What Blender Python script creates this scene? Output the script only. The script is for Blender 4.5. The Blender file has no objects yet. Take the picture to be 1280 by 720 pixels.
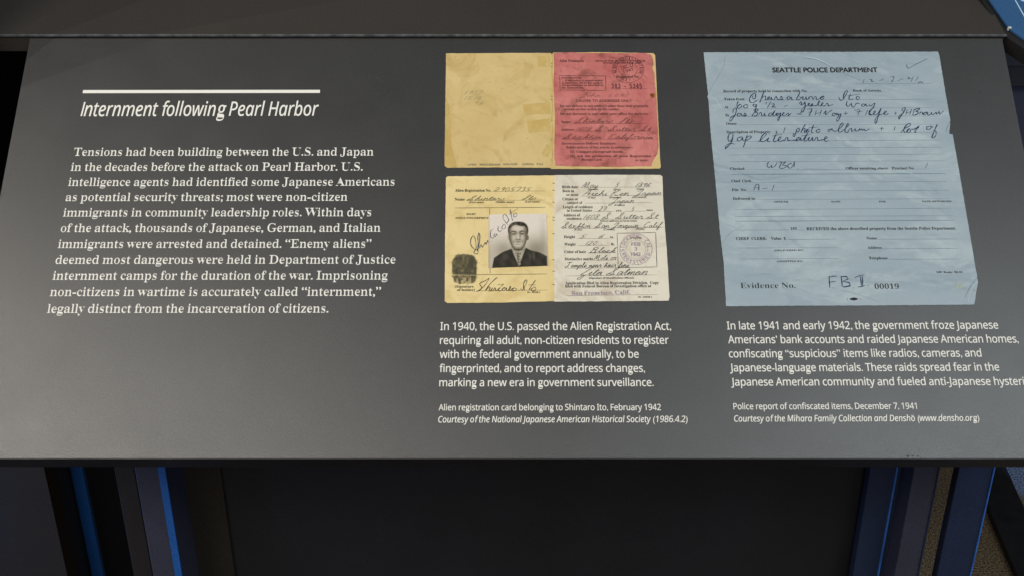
import bpy, bmesh, math, random
from mathutils import Vector, Matrix
from mathutils.geometry import tessellate_polygon
R = math.radians
random.seed(7)
SC = bpy.context.scene
COL = SC.collection

# ------------------------------------------------------------------ camera
F, PITCH, CAMZ = 1300.0, R(24.0), 1.38          # focal length in photo pixels (1280 wide), tilt, eye height
cd = bpy.data.cameras.new('camera'); cam = bpy.data.objects.new('camera', cd); COL.objects.link(cam)
cd.sensor_width = 36; cd.lens = 36 * F / 1280; cd.clip_start = .01; cd.clip_end = 50
cam.location = (0, 0, CAMZ); cam.rotation_euler = (R(90) - PITCH, 0, 0)
SC.camera = cam
C0 = Vector((0, 0, CAMZ)); FW = Vector((0, math.cos(PITCH), -math.sin(PITCH))); UP = Vector((0, math.sin(PITCH), math.cos(PITCH)))

# ------------------------------------------------------------------ light
w = bpy.data.worlds.new('World'); SC.world = w; w.use_nodes = True
w.node_tree.nodes['Background'].inputs[0].default_value = (.80, .88, 1, 1)
w.node_tree.nodes['Background'].inputs[1].default_value = .16
SC.view_settings.view_transform = 'Standard'; SC.view_settings.look = 'None'
SC.view_settings.exposure = 0; SC.view_settings.gamma = 1

def area(name, loc, target, size, power, color, sy=None, spread=180):
    l = bpy.data.lights.new(name, 'AREA'); l.energy = power; l.color = color; l.size = size
    if sy: l.shape = 'RECTANGLE'; l.size_y = sy
    l.spread = R(spread)
    o = bpy.data.objects.new(name, l); COL.objects.link(o); o.location = loc
    o.rotation_euler = (Vector(target) - Vector(loc)).to_track_quat('-Z', 'Y').to_euler()
    return o
def spot(name, loc, target, power, color, cone, blend=.5, r=.03):
    l = bpy.data.lights.new(name, 'SPOT'); l.energy = power; l.color = color; l.spot_size = R(cone); l.spot_blend = blend
    l.shadow_soft_size = r
    o = bpy.data.objects.new(name, l); COL.objects.link(o); o.location = loc
    o.rotation_euler = (Vector(target) - Vector(loc)).to_track_quat('-Z', 'Y').to_euler()
    return o
area('ceiling_softbox', (-1.15, -.70, 2.55), (-.1, .85, 1.0), .9, 24, (1, .95, .87), 0.7)
area('ceiling_softbox', (1.35, -.60, 2.60), (.2, .85, 1.0), .9, 21, (.90, .97, 1), 0.7)
area('ceiling_wash', (.05, -1.6, 2.25), (.1, .9, 1.1), .8, 15, (1, .98, .93), 0.8)
area('blue_lamp', (-1.3, .35, .25), (-.45, 1.0, .5), .3, 2.2, (.08, .32, 1), .5)
area('blue_lamp', (1.5, .5, .35), (.6, 1.0, .5), .3, 2.2, (.10, .36, 1), .5)
spot('blue_floor_spot', (2.3, 2.3, 1.5), (1.31, 2.03, 0), 170, (.03, .22, 1), 9.5, .15, .01)

# ------------------------------------------------------------------ planes of the desk
def ray(px, py): return FW + Vector((1, 0, 0)) * ((px - 640) / F) + UP * ((360 - py) / F)
class Plane:
    """a frame (origin, right, up, normal) with a lookup from photo measurements to millimetre-true plane coordinates"""
    def __init__(s, o, u, r=Vector((1, 0, 0))):
        s.o = Vector(o); s.r = r.normalized(); s.u = Vector(u).normalized(); s.n = s.r.cross(s.u).normalized()
    def at(s, px, py):
        d = ray(px, py); t = (s.o - C0).dot(s.n) / d.dot(s.n); p = C0 + d * t - s.o
        return Vector((p.dot(s.r), p.dot(s.u)))
    def w(s, a, b, c=0): return s.o + s.r * a + s.u * b + s.n * c
    def matrix(s):
        m = Matrix.Identity(4)
        for i in range(3): m[i][0], m[i][1], m[i][2], m[i][3] = s.r[i], s.u[i], s.n[i], s.o[i]
        return m
EL = math.atan(3484 / F) - PITCH                      # slope of the reading panel, about 46 degrees
TOP = C0 + ray(640, 48) * 1.016
PP = Plane(TOP, (0, math.cos(EL), math.sin(EL)))
DEL = math.atan(1425 / F) - PITCH                      # slope of the upper deck
PD = Plane(TOP + PP.n * .004 + PP.u * .001, (0, math.cos(DEL), math.sin(DEL)))

# ------------------------------------------------------------------ materials
def nm(name):
    m = bpy.data.materials.new(name); m.use_nodes = True
    return m, m.node_tree, m.node_tree.nodes, m.node_tree.links, m.node_tree.nodes['Principled BSDF']
def mat(name, col, rough=.5, spec=.5, var=.12, scale=9, grain=0, gscale=900, metal=0, rvar=.08, stretch=(1, 1, 1)):
    """colour with cloudy unevenness, roughness wear and a fine grain bump"""
    m, t, n, l, b = nm(name)
    tc = n.new('ShaderNodeTexCoord'); mp = n.new('ShaderNodeMapping'); mp.inputs['Scale'].default_value = stretch
    l.new(tc.outputs['Object'], mp.inputs[0])
    no = n.new('ShaderNodeTexNoise'); no.inputs['Scale'].default_value = scale; no.inputs['Detail'].default_value = 6
    l.new(mp.outputs[0], no.inputs[0])
    mr = n.new('ShaderNodeMapRange'); mr.inputs[1].default_value = .3; mr.inputs[2].default_value = .7
    mr.inputs[3].default_value = 1 - var; mr.inputs[4].default_value = 1 + var
    l.new(no.outputs[0], mr.inputs[0])
    fg = n.new('ShaderNodeTexNoise'); fg.inputs['Scale'].default_value = 620; fg.inputs['Detail'].default_value = 1; l.new(tc.outputs['Object'], fg.inputs[0])
    fr = n.new('ShaderNodeMapRange'); fr.inputs[1].default_value = .3; fr.inputs[2].default_value = .7; fr.inputs[3].default_value = .82; fr.inputs[4].default_value = 1.18; l.new(fg.outputs[0], fr.inputs[0])
    mm = n.new('ShaderNodeMath'); mm.operation = 'MULTIPLY'; l.new(mr.outputs[0], mm.inputs[0]); l.new(fr.outputs[0], mm.inputs[1])
    mx = n.new('ShaderNodeVectorMath'); mx.operation = 'SCALE'; mx.inputs[0].default_value = col[:3]
    l.new(mm.outputs[0], mx.inputs['Scale']); l.new(mx.outputs[0], b.inputs['Base Color'])
    rr = n.new('ShaderNodeMapRange'); rr.inputs[1].default_value = .3; rr.inputs[2].default_value = .7
    rr.inputs[3].default_value = rough - rvar; rr.inputs[4].default_value = rough + rvar
    n2 = n.new('ShaderNodeTexNoise'); n2.inputs['Scale'].default_value = scale * 3.1; n2.inputs['Detail'].default_value = 5
    l.new(mp.outputs[0], n2.inputs[0]); l.new(n2.outputs[0], rr.inputs[0]); l.new(rr.outputs[0], b.inputs['Roughness'])
    b.inputs['Specular IOR Level'].default_value = spec; b.inputs['Metallic'].default_value = metal
    if grain:
        g = n.new('ShaderNodeTexNoise'); g.inputs['Scale'].default_value = gscale; g.inputs['Detail'].default_value = 3
        l.new(tc.outputs['Object'], g.inputs[0])
        bp = n.new('ShaderNodeBump'); bp.inputs['Strength'].default_value = grain; bp.inputs['Distance'].default_value = .001
        l.new(g.outputs[0], bp.inputs['Height']); l.new(bp.outputs[0], b.inputs['Normal'])
    return m
def paper(name, c1, c2, c3, scale=14, speck=.5, crease=.25, seed=0.0, stretch=(1, 1, 1)):
    """aged paper: two blended tones, blotches of a third, fibre specks, faint creases"""
    m, t, n, l, b = nm(name)
    tc = n.new('ShaderNodeTexCoord'); mp = n.new('ShaderNodeMapping'); mp.inputs['Location'].default_value = (seed, seed * 1.7, 0)
    mp.inputs['Scale'].default_value = stretch
    l.new(tc.outputs['Object'], mp.inputs[0])
    def noise(s, d=6, r=.6, dist=0):
        x = n.new('ShaderNodeTexNoise'); x.inputs['Scale'].default_value = s; x.inputs['Detail'].default_value = d
        x.inputs['Roughness'].default_value = r; x.inputs['Distortion'].default_value = dist; l.new(mp.outputs[0], x.inputs[0]); return x
    def ramp(src, a, bb, ca=0, cb=1):
        x = n.new('ShaderNodeMapRange'); x.inputs[1].default_value = a; x.inputs[2].default_value = bb
        x.inputs[3].default_value = ca; x.inputs[4].default_value = cb; l.new(src, x.inputs[0]); return x.outputs[0]
    def mix(f, a, c):
        x = n.new('ShaderNodeMix'); x.data_type = 'RGBA'; l.new(f, x.inputs[0])
        if isinstance(a, tuple): x.inputs[6].default_value = a + (1,)
        else: l.new(a, x.inputs[6])
        if isinstance(c, tuple): x.inputs[7].default_value = c + (1,)
        else: l.new(c, x.inputs[7])
        return x.outputs[2]
    base = mix(ramp(noise(scale).outputs[0], .35, .65), c1, c2)
    base = mix(ramp(noise(scale * 2.3, 8, .65, .8).outputs[0], .50, .72, 0, .9), base, c3)
    base = mix(ramp(noise(scale * 22, 3).outputs[0], .64, .80, 0, speck), base, tuple(x * .6 for x in c3))
    fine = noise(scale * 60, 2)
    hv = n.new('ShaderNodeVectorMath'); hv.operation = 'SCALE'; l.new(base, hv.inputs[0]); l.new(ramp(fine.outputs[0], .3, .7, .975, 1.025), hv.inputs['Scale'])
    l.new(hv.outputs[0], b.inputs['Base Color'])
    b.inputs['Roughness'].default_value = .6; b.inputs['Specular IOR Level'].default_value = .35
    # creases: thin ridges of a stretched voronoi
    v = n.new('ShaderNodeTexVoronoi'); v.feature = 'DISTANCE_TO_EDGE'; v.inputs['Scale'].default_value = scale * .9
    dn = noise(scale * 1.4, 3); ad = n.new('ShaderNodeVectorMath'); ad.operation = 'MULTIPLY_ADD'
    l.new(dn.outputs[1], ad.inputs[0]); ad.inputs[1].default_value = (.05, .05, .05); l.new(mp.outputs[0], ad.inputs[2]); l.new(ad.outputs[0], v.inputs[0])
    cr = ramp(v.outputs[0], 0, .05, 1, 0)
    su = n.new('ShaderNodeMath'); su.operation = 'MULTIPLY_ADD'; l.new(noise(scale * 1.1, 5).outputs[0], su.inputs[0]); su.inputs[1].default_value = 3; l.new(cr, su.inputs[2])
    bp = n.new('ShaderNodeBump'); bp.inputs['Strength'].default_value = crease; bp.inputs['Distance'].default_value = .0015
    l.new(su.outputs[0], bp.inputs['Height']); l.new(bp.outputs[0], b.inputs['Normal'])
    return m
def ink(name, col, rough=.6, patch=.25, scale=700):
    m, t, n, l, b = nm(name)
    tc = n.new('ShaderNodeTexCoord'); no = n.new('ShaderNodeTexNoise'); no.inputs['Scale'].default_value = scale; l.new(tc.outputs['Object'], no.inputs[0])
    mr = n.new('ShaderNodeMapRange'); mr.inputs[1].default_value = .3; mr.inputs[2].default_value = .7; mr.inputs[3].default_value = 1 - patch; mr.inputs[4].default_value = 1 + patch
    l.new(no.outputs[0], mr.inputs[0]); mx = n.new('ShaderNodeVectorMath'); mx.operation = 'SCALE'; mx.inputs[0].default_value = col
    l.new(mr.outputs[0], mx.inputs['Scale']); l.new(mx.outputs[0], b.inputs['Base Color'])
    b.inputs['Roughness'].default_value = rough; b.inputs['Specular IOR Level'].default_value = .3
    return m
M = dict(
    panel=mat('charcoal_laminate', (.028, .0275, .0265), .36, .80, .06, 7, .22, 1500, rvar=.025),
    deck=mat('charcoal_deck_laminate', (.040, .034, .029), .55, .3, .08, 4, .25, 1200, rvar=.04),
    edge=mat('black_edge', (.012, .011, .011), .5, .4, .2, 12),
    worn=mat('worn_edge', (.10, .105, .11), .45, .5, .7, 90, rvar=.1),
    text=ink('off_white_print', (.76, .74, .68), .55, .03),
    board=mat('black_board', (.0065, .0065, .008), .55, .4, .2, 3, .2, 600),
    brown=mat('dark_brown_board', (.013, .0095, .006), .6, .35, .2, 4, .2, 600),
    grey=mat('dark_grey_board', (.030, .031, .034), .6, .35, .12, 4, .2, 600),
    navy=mat('navy_laminate', (.010, .018, .045), .5, .4, .15, 4, .2, 600),
    dusk=mat('dusky_laminate', (.030, .030, .046), .5, .4, .15, 4, .2, 600),
    blue=mat('blue_lit_strip', (.010, .075, .27), .42, .5, .15, 6, .15, 500),  # blue light on the uprights, put into the base colour
    bright=mat('blue_edge_glint', (.030, .115, .38), .35, .6, .25, 40),  # stronger blue light caught on post edges, painted as colour
    screen=mat('blue_graphic', (.028, .095, .22), .40, .5, .10, 7, .15, 800),
    pale=ink('pale_blue_print', (.42, .62, .78), .5, .1),
    dust=mat('grey_dust', (.11, .11, .105), .8, .2, .3, 200),
    chip=mat('chipped_corner', (.55, .55, .50), .7, .3, .3, 300),
    buff=paper('buff_card', (.63, .48, .22), (.56, .41, .165), (.45, .31, .10), 16, .35, .15, 1.3),
    cream=paper('yellow_page', (.74, .60, .30), (.68, .53, .24), (.56, .40, .14), 16, .4, .15, 4.1),
    white=paper('off_white_page', (.69, .64, .52), (.63, .58, .47), (.46, .38, .28), 15, .45, .15, 7.7),
    rose=paper('rose_sheet', (.58, .20, .175), (.45, .115, .105), (.20, .055, .04), 26, .5, .35, 2.9),
    bluep=paper('blue_form_paper', (.335, .405, .440), (.265, .335, .375), (.43, .50, .525), 13, .03, .55, 5.2, (.55, 1.15, 1)),
    tape=paper('tape_stain', (.55, .395, .14), (.49, .34, .10), (.60, .45, .19), 60, .1, .1, 3.3),
    tape2=paper('worn_gutter', (.55, .40, .14), (.50, .34, .10), (.42, .28, .08), 60, .3, .1, 6.3),
    rust=ink('rust_spot', (.22, .07, .008), .7, .3),
    black=ink('black_print', (.012, .011, .011), .6, .3),
    blackred=ink('dark_red_print', (.030, .007, .007), .6, .3),
    pen=ink('blue_black_pen', (.018, .034, .085), .6, .35),
    dpen=ink('black_pen', (.018, .018, .020), .6, .35),
    pencil=ink('pencil', (.30, .25, .14), .6, .3),
    rpencil=ink('pencil_on_rose', (.075, .02, .02), .6, .4),
    purple=ink('purple_stamp', (.30, .20, .30), .6, .45, 500),
    formline=ink('form_rule', (.10, .145, .18), .6, .3),
    ring=ink('stamp_on_rose', (.07, .018, .018), .6, .4),
    dot=ink('pale_green_spot', (.32, .37, .33), .6, .1),
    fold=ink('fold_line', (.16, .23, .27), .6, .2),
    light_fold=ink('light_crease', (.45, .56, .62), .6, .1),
)
def carpet_mat():
    m, t, n, l, b = nm('carpet')
    tc = n.new('ShaderNodeTexCoord')
    a = n.new('ShaderNodeTexNoise'); a.inputs['Scale'].default_value = 260; a.inputs['Detail'].default_value = 4; l.new(tc.outputs['Object'], a.inputs[0])
    r = n.new('ShaderNodeValToRGB'); r.color_ramp.elements[0].position = .36; r.color_ramp.elements[0].color = (.06, .040, .022, 1)
    r.color_ramp.elements[1].position = .66; r.color_ramp.elements[1].color = (.33, .245, .145, 1); l.new(a.outputs[0], r.inputs[0]); l.new(r.outputs[0], b.inputs['Base Color'])
    b.inputs['Roughness'].default_value = .95; b.inputs['Specular IOR Level'].default_value = .1
    bp = n.new('ShaderNodeBump'); bp.inputs['Strength'].default_value = .9; bp.inputs['Distance'].default_value = .004; l.new(a.outputs[0], bp.inputs['Height']); l.new(bp.outputs[0], b.inputs['Normal'])
    return m
M['carpet'] = carpet_mat()

# ------------------------------------------------------------------ object helpers
def link(name, me, m=None, parent=None):
    o = bpy.data.objects.new(name, me); COL.objects.link(o)
    if m is not None and me is not None:
        me.materials.clear(); me.materials.append(M[m] if isinstance(m, str) else m)
    if parent: o.parent = parent
    return o
def tag(o, label, cat, group=None, kind=None):
    if label: o['label'] = label
    if cat: o['category'] = cat
    if group: o['group'] = group
    if kind: o['kind'] = kind
    return o
def mesh(name, vs, fs):
    me = bpy.data.meshes.new(name); me.from_pydata([tuple(v) for v in vs], [], fs); me.update(); return me
def empty(name, plane=None, loc=None):
    o = bpy.data.objects.new(name, None); COL.objects.link(o); o.empty_display_size = .05
    if plane: o.matrix_world = plane.matrix()
    if loc: o.location = loc
    return o
class MB:
    def __init__(s): s.v = []; s.f = []
    def add(s, vs, fs):
        k = len(s.v); s.v += [tuple(v) for v in vs]; s.f += [tuple(i + k for i in f) for f in fs]
    def sheet(s, pts, c):
        tr = tessellate_polygon([[Vector((p[0], p[1], 0)) for p in pts]])
        fs = []
        for t in tr:
            a, b, d = [Vector(pts[i]) for i in t]
            fs.append(tuple(t) if (b - a).cross(d - a) > 0 else tuple(reversed(t)))
        s.add([(p[0], p[1], c) for p in pts], fs)
    def slab(s, pts, c0, c1):
        n = len(pts)
        ar = sum(pts[i][0] * pts[(i + 1) % n][1] - pts[(i + 1) % n][0] * pts[i][1] for i in range(n))
        if ar < 0: pts = list(reversed(pts))
        s.sheet(pts, c1); k = len(s.v)
        vs = [(p[0], p[1], c0) for p in pts] + [(p[0], p[1], c1) for p in pts]
        s.add(vs, [(i, (i + 1) % n, n + (i + 1) % n, n + i) for i in range(n)] + [tuple(reversed(range(n)))])
    def ribbon(s, pts, wd, c, taper=.25):
        n = len(pts)
        if n < 2: return
        L = []; Rr = []
        for i, p in enumerate(pts):
            a = pts[max(i - 1, 0)]; b = pts[min(i + 1, n - 1)]
            d = Vector((b[0] - a[0], b[1] - a[1]))
            if d.length < 1e-9: d = Vector((1, 0))
            d.normalize(); q = Vector((-d.y, d.x))
            k = wd * .5 * (1 + taper * math.sin(i * 1.3 + n) * .6 + taper * (-d.y) * .5)
            if i in (0, n - 1): k *= .55
            L.append((p[0] + q.x * k, p[1] + q.y * k, c)); Rr.append((p[0] - q.x * k, p[1] - q.y * k, c))
        s.add(L + Rr, [(n + i, n + i + 1, i + 1, i) for i in range(n - 1)])
    def box(s, x0, x1, y0, y1, z0, z1):
        s.add([(x0, y0, z0), (x1, y0, z0), (x1, y1, z0), (x0, y1, z0), (x0, y0, z1), (x1, y0, z1), (x1, y1, z1), (x0, y1, z1)],
              [(3, 2, 1, 0), (4, 5, 6, 7), (0, 1, 5, 4), (1, 2, 6, 5), (2, 3, 7, 6), (3, 0, 4, 7)])
    def build(s, name, m, parent=None): return link(name, mesh(name, s.v, s.f), m, parent)
def bevel(o, wd, seg=2):
    md = o.modifiers.new('bevel', 'BEVEL'); md.width = wd; md.segments = seg; md.limit_method = 'ANGLE'; return o

# ------------------------------------------------------------------ lettering: letter outlines in thousandths of an em (advance, then x,y pairs per contour)
G = {
 'sans': {
  'A': [639, [0,0, 279,717, 360,717, 638,0, 545,0, 459,221, 176,221, 91,0], [206,301, 432,301, 352,517, 342,546, 328,590, 318,624, 302,564, 287,517]],
  'B': [650, [97,0, 97,714, 301,714, 419,704, 504,674, 542,642, 564,596, 572,537, 563,479, 537,432, 494,398, 436,379, 436,374, 479,364, 518,348, 550,325, 575,294, 591,254, 596,203, 589,143, 566,93, 530,53, 480,24, 419,6, 348,0], [187,410, 319,410, 396,417, 445,440, 470,476, 479,527, 469,578, 438,612, 384,631, 305,637, 187,637], [187,76, 331,76, 412,85, 463,113, 491,156, 500,210, 490,261, 462,300, 408,326, 324,335, 187,335]],
  'C': [632, [389,-10, 289,1, 207,35, 143,90, 98,163, 70,253, 61,358, 71,460, 100,548, 149,622, 217,678, 302,712, 404,724, 510,714, 601,682, 565,606, 492,633, 449,642, 403,645, 332,636, 272,611, 222,568, 185,510, 163,440, 156,357, 163,274, 183,204, 218,146, 265,104, 327,78, 402,69, 491,77, 573,97, 573,19, 490,-3]],
  'D': [730, [97,0, 97,714, 317,714, 418,704, 504,674, 574,625, 626,556, 658,470, 669,364, 658,253, 625,162, 570,92, 496,41, 405,10, 296,0], [187,77, 284,77, 411,95, 502,148, 556,237, 574,361, 566,448, 543,518, 504,570, 450,608, 384,630, 304,637, 187,637]],
  'E': [556, [97,0, 97,714, 496,714, 496,635, 187,635, 187,412, 478,412, 478,334, 187,334, 187,79, 496,79, 496,0]],
  'F': [519, [97,0, 97,714, 496,714, 496,635, 187,635, 187,382, 477,382, 477,303, 187,303, 187,0]],
  'G': [728, [403,-10, 301,1, 216,34, 149,88, 100,162, 71,252, 61,357, 72,462, 105,551, 159,624, 232,678, 323,713, 431,724, 544,713, 644,682, 610,604, 524,633, 476,642, 426,645, 347,636, 280,611, 226,568, 187,510, 163,440, 155,357, 162,277, 182,206, 218,148, 269,104, 337,77, 424,68, 504,73, 564,85, 564,297, 407,297, 407,377, 654,377, 654,27, 537,-1]],
  'H': [741, [97,0, 97,714, 187,714, 187,412, 553,412, 553,714, 643,714, 643,0, 553,0, 553,333, 187,333, 187,0]],
  'I': [339, [40,0, 40,52, 124,71, 124,642, 40,662, 40,714, 298,714, 298,662, 214,642, 214,71, 298,52, 298,0]],
  'J': [273, [-4,-190, -46,-186, -78,-177, -78,-101, -44,-108, -6,-111, 42,-101, 62,-87, 78,-66, 88,-36, 92,4, 92,714, 182,714, 182,11, 176,-52, 159,-102, 131,-141, 72,-178]],
  'K': [619, [97,0, 97,714, 187,714, 187,362, 248,430, 310,498, 503,714, 608,714, 325,403, 619,0, 513,0, 260,341, 187,277, 187,0]],
  'L': [524, [97,0, 97,714, 187,714, 187,80, 499,80, 499,0]],
  'M': [907, [97,0, 97,714, 230,714, 450,129, 454,129, 678,714, 810,714, 810,0, 721,0, 721,439, 724,542, 728,625, 724,625, 486,0, 412,0, 177,626, 173,626, 178,542, 180,433, 180,0]],
  'N': [760, [97,0, 97,714, 201,714, 582,123, 586,123, 584,171, 580,241, 579,311, 579,714, 663,714, 663,0, 558,0, 176,593, 172,593, 177,506, 180,399, 180,0]],
  'O': [781, [391,-10, 289,2, 206,36, 142,91, 97,165, 70,255, 61,359, 70,462, 97,551, 142,624, 206,679, 290,714, 392,725, 490,714, 572,680, 636,625, 682,552, 711,462, 720,358, 711,254, 682,164, 636,91, 572,36, 490,2], [391,68, 465,77, 524,102, 569,146, 600,204, 619,274, 625,358, 619,442, 600,512, 569,570, 524,612, 466,638, 392,646, 318,638, 259,612, 214,570, 182,512, 162,442, 156,358, 162,274, 181,204, 213,146, 258,102, 318,77]],
  'P': [605, [97,0, 97,714, 286,714, 371,708, 439,690, 490,659, 526,617, 547,566, 554,504, 547,447, 528,394, 492,347, 438,310, 365,286, 269,278, 187,278, 187,0], [187,355, 259,355, 348,363, 411,388, 439,415, 456,452, 461,500, 450,560, 417,603, 360,628, 278,637, 187,637]],
  'Q': [781, [554,-170, 416,-9, 400,-10, 391,-10, 289,2, 206,36, 142,91, 97,165, 70,255, 61,359, 70,462, 97,551, 142,624, 206,679, 290,714, 392,725, 490,714, 572,680, 636,625, 682,552, 711,462, 720,358, 714,275, 697,201, 668,135, 627,80, 575,38, 512,8, 683,-170], [391,68, 465,77, 524,102, 569,146, 600,204, 619,274, 625,358, 619,442, 600,512, 569,570, 524,612, 466,638, 392,646, 318,638, 259,612, 214,570, 182,512, 162,442, 156,358, 162,274, 181,204, 213,146, 258,102, 318,77]],
  'R': [622, [97,0, 97,714, 294,714, 375,708, 440,692, 490,664, 526,624, 547,573, 554,511, 549,459, 533,416, 509,382, 480,356, 411,320, 607,0, 502,0, 329,295, 187,295, 187,0], [187,371, 294,371, 369,380, 421,406, 451,448, 461,507, 450,567, 419,606, 366,629, 289,636, 187,636]],
  'S': [549, [247,-10, 136,-1, 51,24, 51,110, 140,81, 195,71, 251,68, 321,76, 372,99, 402,136, 412,183, 408,215, 397,242, 377,265, 346,286, 244,330, 164,367, 106,411, 72,468, 60,542, 67,595, 89,640, 124,675, 170,702, 225,718, 288,724, 396,713, 485,684, 457,607, 376,634, 286,645, 227,638, 185,616, 160,583, 151,541, 155,508, 166,481, 186,458, 215,438, 307,397, 414,348, 452,318, 480,284, 496,242, 502,191, 494,132, 471,83, 433,43, 382,14, 320,-4]],
  'T': [556, [233,0, 233,635, 10,635, 10,714, 545,714, 545,635, 323,635, 323,0]],
  'U': [731, [362,-10, 280,-2, 213,22, 160,62, 121,116, 98,180, 90,254, 90,714, 180,714, 180,251, 192,174, 226,116, 263,89, 310,73, 367,68, 426,74, 472,91, 508,120, 540,178, 551,252, 551,714, 640,714, 640,252, 632,182, 610,118, 572,65, 518,24, 449,-1]],
  'V': [600, [255,0, 0,714, 94,714, 255,256, 282,174, 300,100, 318,174, 345,258, 505,714, 600,714, 345,0]],
  'W': [930, [201,0, 12,714, 106,714, 217,278, 238,189, 251,108, 266,193, 289,283, 415,714, 508,714, 639,280, 663,188, 678,108, 692,188, 713,279, 823,714, 917,714, 727,0, 636,0, 497,468, 481,526, 468,578, 461,609, 450,554, 427,465, 292,0]],
  'X': [586, [4,0, 241,372, 19,714, 119,714, 294,434, 470,714, 565,714, 344,374, 582,0, 480,0, 291,310, 99,0]],
  'Y': [566, [238,0, 238,273, 0,714, 98,714, 283,363, 469,714, 566,714, 328,277, 328,0]],
  'Z': [572, [38,0, 38,68, 414,634, 50,634, 50,714, 523,714, 523,646, 147,80, 533,80, 533,0]],
  'a': [561, [215,-10, 148,0, 94,28, 67,59, 51,99, 46,149, 53,198, 74,240, 109,272, 189,306, 303,320, 394,323, 394,355, 387,412, 365,448, 330,468, 283,474, 242,471, 203,462, 132,433, 105,499, 188,532, 237,542, 288,545, 373,534, 433,502, 459,468, 475,422, 480,365, 480,0, 416,0, 399,76, 395,76, 359,38, 322,11, 276,-5], [235,61, 297,70, 348,98, 382,146, 393,214, 393,262, 314,259, 229,249, 176,227, 147,193, 137,148, 144,109, 164,82, 196,66]],
  'b': [615, [339,-10, 282,-4, 236,13, 200,38, 173,68, 166,68, 148,0, 85,0, 85,760, 173,760, 173,575, 172,512, 168,465, 173,465, 200,496, 236,522, 282,539, 339,545, 401,537, 455,514, 500,476, 533,422, 553,352, 560,268, 553,184, 533,114, 499,60, 454,21, 401,-2], [326,63, 370,69, 406,86, 434,116, 460,181, 469,269, 460,358, 433,421, 388,459, 324,472, 273,466, 234,450, 206,423, 181,360, 173,271, 173,267, 181,180, 206,116, 233,86, 274,69]],
  'c': [480, [300,-10, 233,-3, 174,19, 124,56, 86,109, 63,178, 55,265, 63,355, 88,426, 127,480, 178,517, 238,539, 306,546, 385,538, 447,517, 420,444, 364,461, 304,469, 235,456, 186,418, 156,355, 146,266, 156,180, 184,118, 214,89, 252,72, 299,66, 376,75, 438,97, 438,19, 378,-2]],
  'd': [615, [275,-10, 213,-2, 160,21, 115,60, 82,114, 62,183, 55,267, 62,352, 82,421, 116,476, 160,515, 214,538, 276,546, 332,540, 378,523, 413,498, 442,467, 448,467, 444,506, 442,546, 442,760, 530,760, 530,0, 459,0, 446,72, 442,72, 414,40, 378,14, 332,-4], [289,63, 340,68, 380,84, 408,110, 434,168, 443,250, 443,266, 435,354, 410,420, 382,449, 341,467, 288,473, 245,467, 209,448, 182,416, 155,350, 146,265, 155,180, 182,116, 209,86, 245,69]],
  'e': [564, [313,-10, 241,-2, 178,21, 126,60, 88,114, 63,182, 55,264, 62,346, 84,415, 120,471, 168,512, 225,538, 292,546, 356,538, 410,516, 454,480, 486,432, 506,372, 513,304, 513,251, 146,251, 159,171, 192,112, 246,77, 317,65, 408,74, 489,102, 489,25, 408,-2], [148,321, 421,321, 412,383, 389,432, 349,463, 291,474, 235,464, 192,434, 162,385]],
  'f': [344, [109,0, 109,468, 15,468, 15,509, 109,539, 109,570, 114,633, 130,683, 155,720, 210,754, 283,765, 342,760, 387,747, 364,678, 327,688, 284,693, 246,686, 218,664, 202,626, 197,571, 197,536, 332,536, 332,468, 197,468, 197,0]],
  'g': [615, [290,-240, 183,-232, 97,-206, 97,-125, 186,-156, 295,-167, 357,-157, 404,-126, 433,-79, 443,-16, 443,5, 444,40, 446,71, 442,71, 400,26, 344,-1, 276,-10, 212,-2, 158,22, 114,63, 81,118, 62,186, 55,267, 62,346, 81,414, 114,470, 158,512, 211,538, 275,546, 325,541, 370,526, 410,501, 443,465, 448,465, 460,536, 530,536, 530,-9, 524,-79, 504,-137, 472,-182, 425,-214, 365,-234], [289,62, 359,73, 407,106, 435,162, 444,246, 444,267, 434,361, 406,424, 376,451, 336,467, 287,472, 246,466, 211,448, 183,418, 155,354, 146,266, 155,179, 182,114, 210,85, 246,68]],
  'h': [618, [85,0, 85,760, 173,760, 173,537, 168,462, 174,462, 205,498, 244,524, 291,540, 341,545, 427,533, 488,498, 515,461, 532,411, 537,349, 537,0, 450,0, 450,343, 442,400, 420,440, 382,464, 330,472, 276,466, 235,450, 206,422, 181,360, 173,277, 173,0]],
  'i': [258, [130,625, 110,628, 93,639, 82,656, 78,681, 82,706, 93,724, 110,734, 130,737, 149,734, 166,724, 177,706, 181,681, 177,656, 166,639, 149,628], [85,0, 85,536, 173,536, 173,0]],
  'j': [258, [130,625, 110,628, 93,639, 82,656, 78,681, 82,706, 93,724, 110,734, 130,737, 149,734, 166,724, 177,706, 181,681, 177,656, 166,639, 149,628], [22,-240, -22,-236, -55,-228, -55,-157, -24,-164, 11,-167, 40,-163, 64,-150, 80,-124, 85,-83, 85,536, 173,536, 173,-80, 164,-147, 137,-198, 90,-229]],
  'k': [534, [85,0, 85,760, 172,760, 172,363, 171,324, 168,276, 172,276, 190,299, 214,330, 236,355, 407,536, 510,536, 293,307, 525,0, 419,0, 233,250, 172,197, 172,0]],
  'l': [258, [85,0, 85,760, 173,760, 173,0]],
  'm': [935, [85,0, 85,536, 156,536, 169,463, 174,463, 203,500, 242,526, 285,541, 332,546, 406,536, 461,506, 496,456, 501,456, 533,496, 574,524, 622,540, 673,546, 752,534, 809,500, 843,439, 854,349, 854,0, 767,0, 767,345, 760,400, 740,440, 706,464, 658,472, 591,461, 546,427, 521,372, 513,296, 513,0, 426,0, 426,345, 419,400, 398,440, 364,464, 316,472, 268,466, 230,450, 204,422, 181,361, 173,278, 173,0]],
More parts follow.
